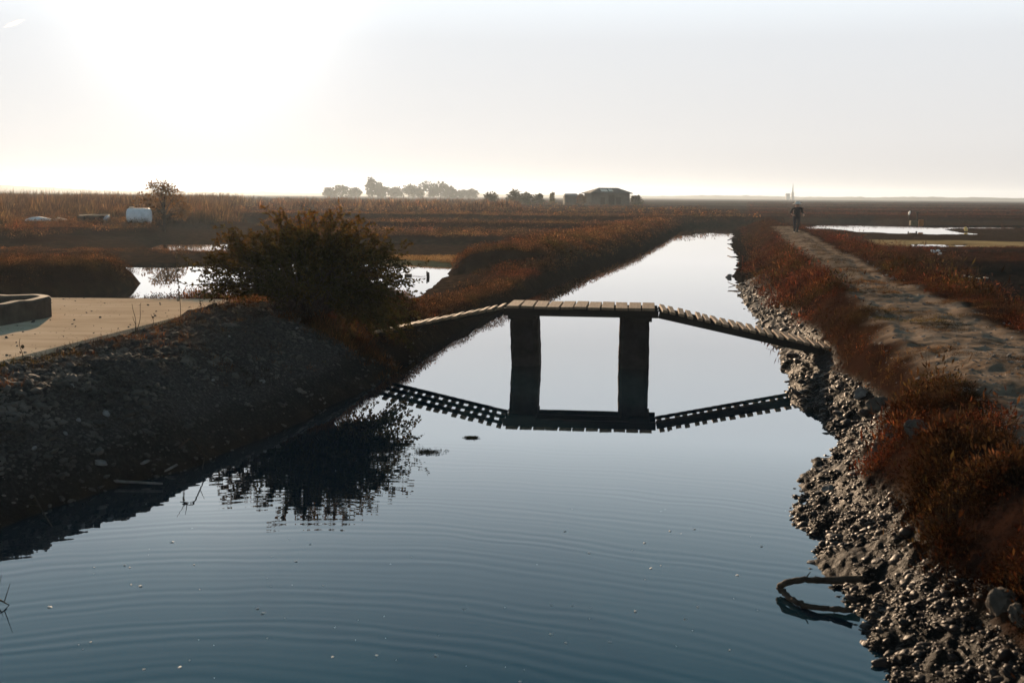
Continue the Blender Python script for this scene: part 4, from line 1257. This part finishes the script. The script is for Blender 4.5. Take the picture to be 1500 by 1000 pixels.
# ------------------------------------------------------------------ house, shed, tower
def house():
    Y = 250
    c = PD(889, 290, Y); g = .9
    root = empty('house', (c[0], Y, g), R(14)); tag(root, 'low dark farmhouse with a hipped roof on the horizon', 'house')
    MWALL = simple('house_wall', (.035, .033, .031), (.055, .052, .05), 2, .85, .2)
    MROOF = simple('house_roof', (.035, .034, .034), (.06, .058, .056), 3, .8, .3)
    L, Dp, He = 8.7, 5.6, PD(889, 282, Y)[2] - g
    Hr = PD(889, 275.2, Y)[2] - g
    b = MB(); b.box((0, 0, He / 2), (L, Dp, He)); b.build('wall', MWALL, root)
    o = .45; l2, d2 = L / 2 + o, Dp / 2 + o
    V = [(-l2, -d2, He - .1), (l2, -d2, He - .1), (l2, d2, He - .1), (-l2, d2, He - .1), (-l2 + 2.9, 0, Hr), (l2 - 2.3, 0, Hr),
         (-l2, -d2, He - .28), (l2, -d2, He - .28), (l2, d2, He - .28), (-l2, d2, He - .28)]
    rf = mesh('roof', V, [np.array([[1, 2, 5], [3, 0, 4]]), np.array([[0, 1, 5, 4], [2, 3, 4, 5], [6, 7, 1, 0], [7, 8, 2, 1], [8, 9, 3, 2], [9, 6, 0, 3], [9, 8, 7, 6]])], MROOF, root)
    MP = simple('pale_panel', (.6, .55, .47), (.7, .65, .56), 2, .7, .2)
    for x, w, z in ((-1.3, 1.5, .46), (0.2, .9, .5)):
        f = z; yy = -d2 * (1 - f) - .03; zz = He - .1 + (Hr - He + .1) * f + .05
        sl = math.atan2(Hr - He + .1, d2)
        b = MB(); b.box((x, yy, zz), (w, 1.4, .06), Matrix.Rotation(sl, 3, 'X')); b.build('roof_panel', MP, rf)  # pale flat panel laid on the front roof slope
    MD = simple('dark_opening', (.008, .008, .009), (.014, .014, .015), 2)
    for x, w, h in ((-1.9, 1.0, 1.5), (.1, 1.3, 2.1), (1.7, 1.1, 1.6)):
        b = MB(); b.box((x, -Dp / 2 - .03, h / 2 + .4), (w, .08, h)); b.build('door' if w == 1.3 else 'window', MD, root)
    c = PD(836, 290, Y); root = empty('shed', (c[0], Y, g), R(6)); tag(root, 'small grey roofed shed left of the farmhouse', 'shed')
    h = PD(836, 283.5, Y)[2] - g
    b = MB(); b.box((0, 0, h * .42), (3.0, 2.6, h * .84)); b.build('wall', MWALL, root)
    V = [(-1.7, -1.5, h * .84), (1.7, -1.5, h * .84), (1.7, 1.5, h * .84), (-1.7, 1.5, h * .84), (-1.2, 0, h), (1.2, 0, h)]
    mesh('roof', V, [np.array([[1, 2, 5], [3, 0, 4]]), np.array([[0, 1, 5, 4], [2, 3, 4, 5], [3, 2, 1, 0]])], simple('shed_roof', (.12, .125, .13), (.17, .175, .18), 3, .7, .2), root)
house()

def tower():
    Y = 1500
    c = PD(1161, 289, Y); g = .7
    root = empty('tower', (c[0], Y, g)); tag(root, 'slender hazy church tower and spire on the far right horizon', 'tower')
    H = PD(1161, 268, Y)[2] - g
    MT = simple('grey_tower_stone', (.16, .16, .155), (.22, .22, .21), .3, .85, .2)  # plain mid grey stone colour
    b = MB(); b.box((0, 0, H * .2), (3.0, 3.0, H * .4)); b.box((0, 0, H * .41), (3.3, 3.3, .5)); b.build('shaft', MT, root)
    b = MB(); b.tube([(0, 0, H * .42), (0, 0, H * .6), (0, 0, H)], [1.25, .8, .1], 8); b.build('spire', MT, root)
    c = PD(1154, 289, Y - 4); root = empty('far_house', (c[0], Y - 4, g)); tag(root, 'tiny pale house left of the church tower', 'house')
    h = PD(1154, 283.5, Y)[2] - g
    b = MB(); b.box((0, 0, h * .36), (5, 5, h * .72)); b.build('wall', simple('pale_render', (.34, .31, .28), (.42, .39, .36), .5), root)
    V = [(-2.8, -2.8, h * .72), (2.8, -2.8, h * .72), (2.8, 2.8, h * .72), (-2.8, 2.8, h * .72), (-2.8, 0, h), (2.8, 0, h)]
    mesh('roof', V, [np.array([[1, 2, 5], [3, 0, 4]]), np.array([[0, 1, 5, 4], [2, 3, 4, 5], [3, 2, 1, 0]])], MT, root)
tower()

def hills():
    n, k = 700, 7
    a = np.linspace(R(-75), R(75), n)
    V = []
    for i, t in enumerate(a):
        for j in range(k):
            D = 1900 + j * 70
            s = math.sin(math.pi * j / (k - 1))
            x, y = math.sin(t) * D, math.cos(t) * D
            left = math.exp(-((math.degrees(t) + 24.0) / 3.0) ** 2)
            u = t * 120
            bump = 6.5 + 1.6 * float(fbm(np.array([u * .2]), np.array([3.0]), 2)[0]) + 1.3 * max(0, float(fbm(np.array([u * 2.5]), np.array([j * .5]), 3)[0])) * 2 + 7.0 * left
            V.append((x, y, -.5 + bump * s))
    F = [[i * k + j, (i + 1) * k + j, (i + 1) * k + j + 1, i * k + j + 1] for i in range(n - 1) for j in range(k - 1)]
    o = mesh('hills', V, F, simple('far_woods', (.03, .034, .022), (.06, .06, .036), .02, .95, .3), smooth=False)
    tag(o, 'low hazy wooded coast along the far horizon', 'hills', kind='structure')
hills()

# ------------------------------------------------------------------ sky, sun, haze
SKY_K, NISH_K = 7.45, .085
SUN_AZ, SUN_EL = math.atan((310 - 750) / FPX), R(11.0)

def sky():
    w = bpy.data.worlds.new('World'); scene.world = w; w.use_nodes = True
    t = w.node_tree; t.nodes.clear()
    s = t.nodes.new('ShaderNodeTexSky'); s.sky_type = 'NISHITA'; s.sun_disc = False
    s.sun_elevation = SUN_EL; s.sun_rotation = SUN_AZ
    s.altitude = 0; s.air_density = 1.0; s.dust_density = 1.2; s.ozone_density = 1.2
    hs = t.nodes.new('ShaderNodeHueSaturation'); hs.inputs['Saturation'].default_value = .22
    tc = t.nodes.new('ShaderNodeTexCoord'); sep = t.nodes.new('ShaderNodeSeparateXYZ')
    t.links.new(tc.outputs['Generated'], sep.inputs[0])
    rp = t.nodes.new('ShaderNodeValToRGB'); t.links.new(sep.outputs['Z'], rp.inputs['Fac'])
    stops = [(0, (.47, .45, .44)), (.05, (.545, .537, .535)), (.13, (.555, .572, .595)), (.21, (.74, .82, .88)), (.31, (.32, .44, .52)), (.41, (.10, .23, .31)), (1, (.02, .04, .06))]
    e = rp.color_ramp.elements
    while len(e) < len(stops): e.new(.5)
    for el, (p, c) in zip(e, stops): el.position, el.color = p, (*[q * SKY_K for q in c], 1)
    sc = t.nodes.new('ShaderNodeMix'); sc.data_type = 'RGBA'; sc.blend_type = 'MULTIPLY'; sc.inputs[0].default_value = 1
    sc.inputs[7].default_value = (NISH_K, NISH_K, NISH_K, 1)
    dt = t.nodes.new('ShaderNodeVectorMath'); dt.operation = 'DOT_PRODUCT'
    dt.inputs[1].default_value = (math.sin(SUN_AZ) * math.cos(SUN_EL), math.cos(SUN_AZ) * math.cos(SUN_EL), math.sin(SUN_EL))
    pw = t.nodes.new('ShaderNodeMath'); pw.operation = 'POWER'; pw.inputs[1].default_value = 240
    mx = t.nodes.new('ShaderNodeMath'); mx.operation = 'MAXIMUM'; mx.inputs[1].default_value = .0
    ma = t.nodes.new('ShaderNodeMath'); ma.operation = 'MULTIPLY_ADD'; ma.inputs[1].default_value = 1.0; ma.inputs[2].default_value = .06
    g2 = t.nodes.new('ShaderNodeMix'); g2.data_type = 'RGBA'; g2.blend_type = 'MULTIPLY'; g2.inputs[0].default_value = 1
    ad = t.nodes.new('ShaderNodeMix'); ad.data_type = 'RGBA'; ad.blend_type = 'ADD'; ad.inputs[0].default_value = 1
    bg = t.nodes.new('ShaderNodeBackground'); bg.inputs['Strength'].default_value = .1
    out = t.nodes.new('ShaderNodeOutputWorld')
    L = t.links.new
    L(s.outputs[0], hs.inputs['Color']); L(hs.outputs[0], sc.inputs[6]); L(tc.outputs['Generated'], dt.inputs[0]); L(dt.outputs['Value'], mx.inputs[0]); L(mx.outputs[0], pw.inputs[0]); L(pw.outputs[0], ma.inputs[0]); L(ma.outputs[0], g2.inputs[7])
    L(sc.outputs[2], g2.inputs[6]); L(g2.outputs[2], ad.inputs[6]); L(rp.outputs[0], ad.inputs[7])
    L(ad.outputs[2], bg.inputs[0]); L(bg.outputs[0], out.inputs[0])
    l = bpy.data.lights.new('sun', 'SUN'); l.energy = 5.0; l.angle = R(.53); l.color = (1.0, .72, .47)
    o = link(bpy.data.objects.new('sun', l))
    d = Vector((math.sin(SUN_AZ) * math.cos(SUN_EL), math.cos(SUN_AZ) * math.cos(SUN_EL), math.sin(SUN_EL)))
    o.rotation_euler = d.to_track_quat('Z', 'Y').to_euler()
    o.location = d * 60
sky()

def contrails():
    t = NT('thin_cloud')
    tr = t.n('ShaderNodeBsdfTransparent'); tl = t.n('ShaderNodeBsdfTranslucent', {'Color': (.9, .9, .9)})
    m = t.n('ShaderNodeMixShader', {0: .13, 1: tr.outputs[0], 2: tl.outputs[0]})
    t.set(t.out.inputs['Surface'], m.outputs[0])
    for (a, b, w, lb) in (((396, 22), (480, -8), 14, 'white vapour trail crossing the top of the sky right of the sun glare'), ((6, 40), (36, 29), 12, 'short white vapour trail at the top left of the sky')):
        p, q = PD(*a, 7000), PD(*b, 7000)
        mb = MB(); u = np.linspace(0, 1, 13)
        mb.tube([p + (q - p) * k for k in u] - p, 7000 * w / FPX * .3 * np.sin(np.clip(u, .03, .97) * math.pi) ** .7, 10)
        tag(mb.build('vapour_trail', t.mat, None, True, p), lb, 'vapour trail')
contrails()

def haze():
    b = [(-3100, -3100, -6), (3100, -3100, -6), (3100, 3100, -6), (-3100, 3100, -6)]
    V = b + [(x, y, 26) for x, y, _ in b]
    t = NT('haze_air')
    v = t.n('ShaderNodeVolumePrincipled', {'Color': (.72, .86, 1.0), 'Density': .0002, 'Anisotropy': .48})
    t.set(t.out.inputs['Volume'], v.outputs[0])
    o = mesh('haze', V, [[3, 2, 1, 0], [4, 5, 6, 7], [0, 1, 5, 4], [1, 2, 6, 5], [2, 3, 7, 6], [3, 0, 4, 7]], t.mat)
    tag(o, 'thin warm haze lying over the whole marsh', 'haze', kind='stuff')
haze()

scene.view_settings.view_transform = 'Standard'
scene.view_settings.look = 'None'
scene.view_settings.exposure = 0.9
scene.view_settings.gamma = 1.0
scene.render.engine = 'CYCLES'
scene.cycles.use_denoising = True
scene.cycles.max_bounces = 6
scene.cycles.volume_bounces = 0
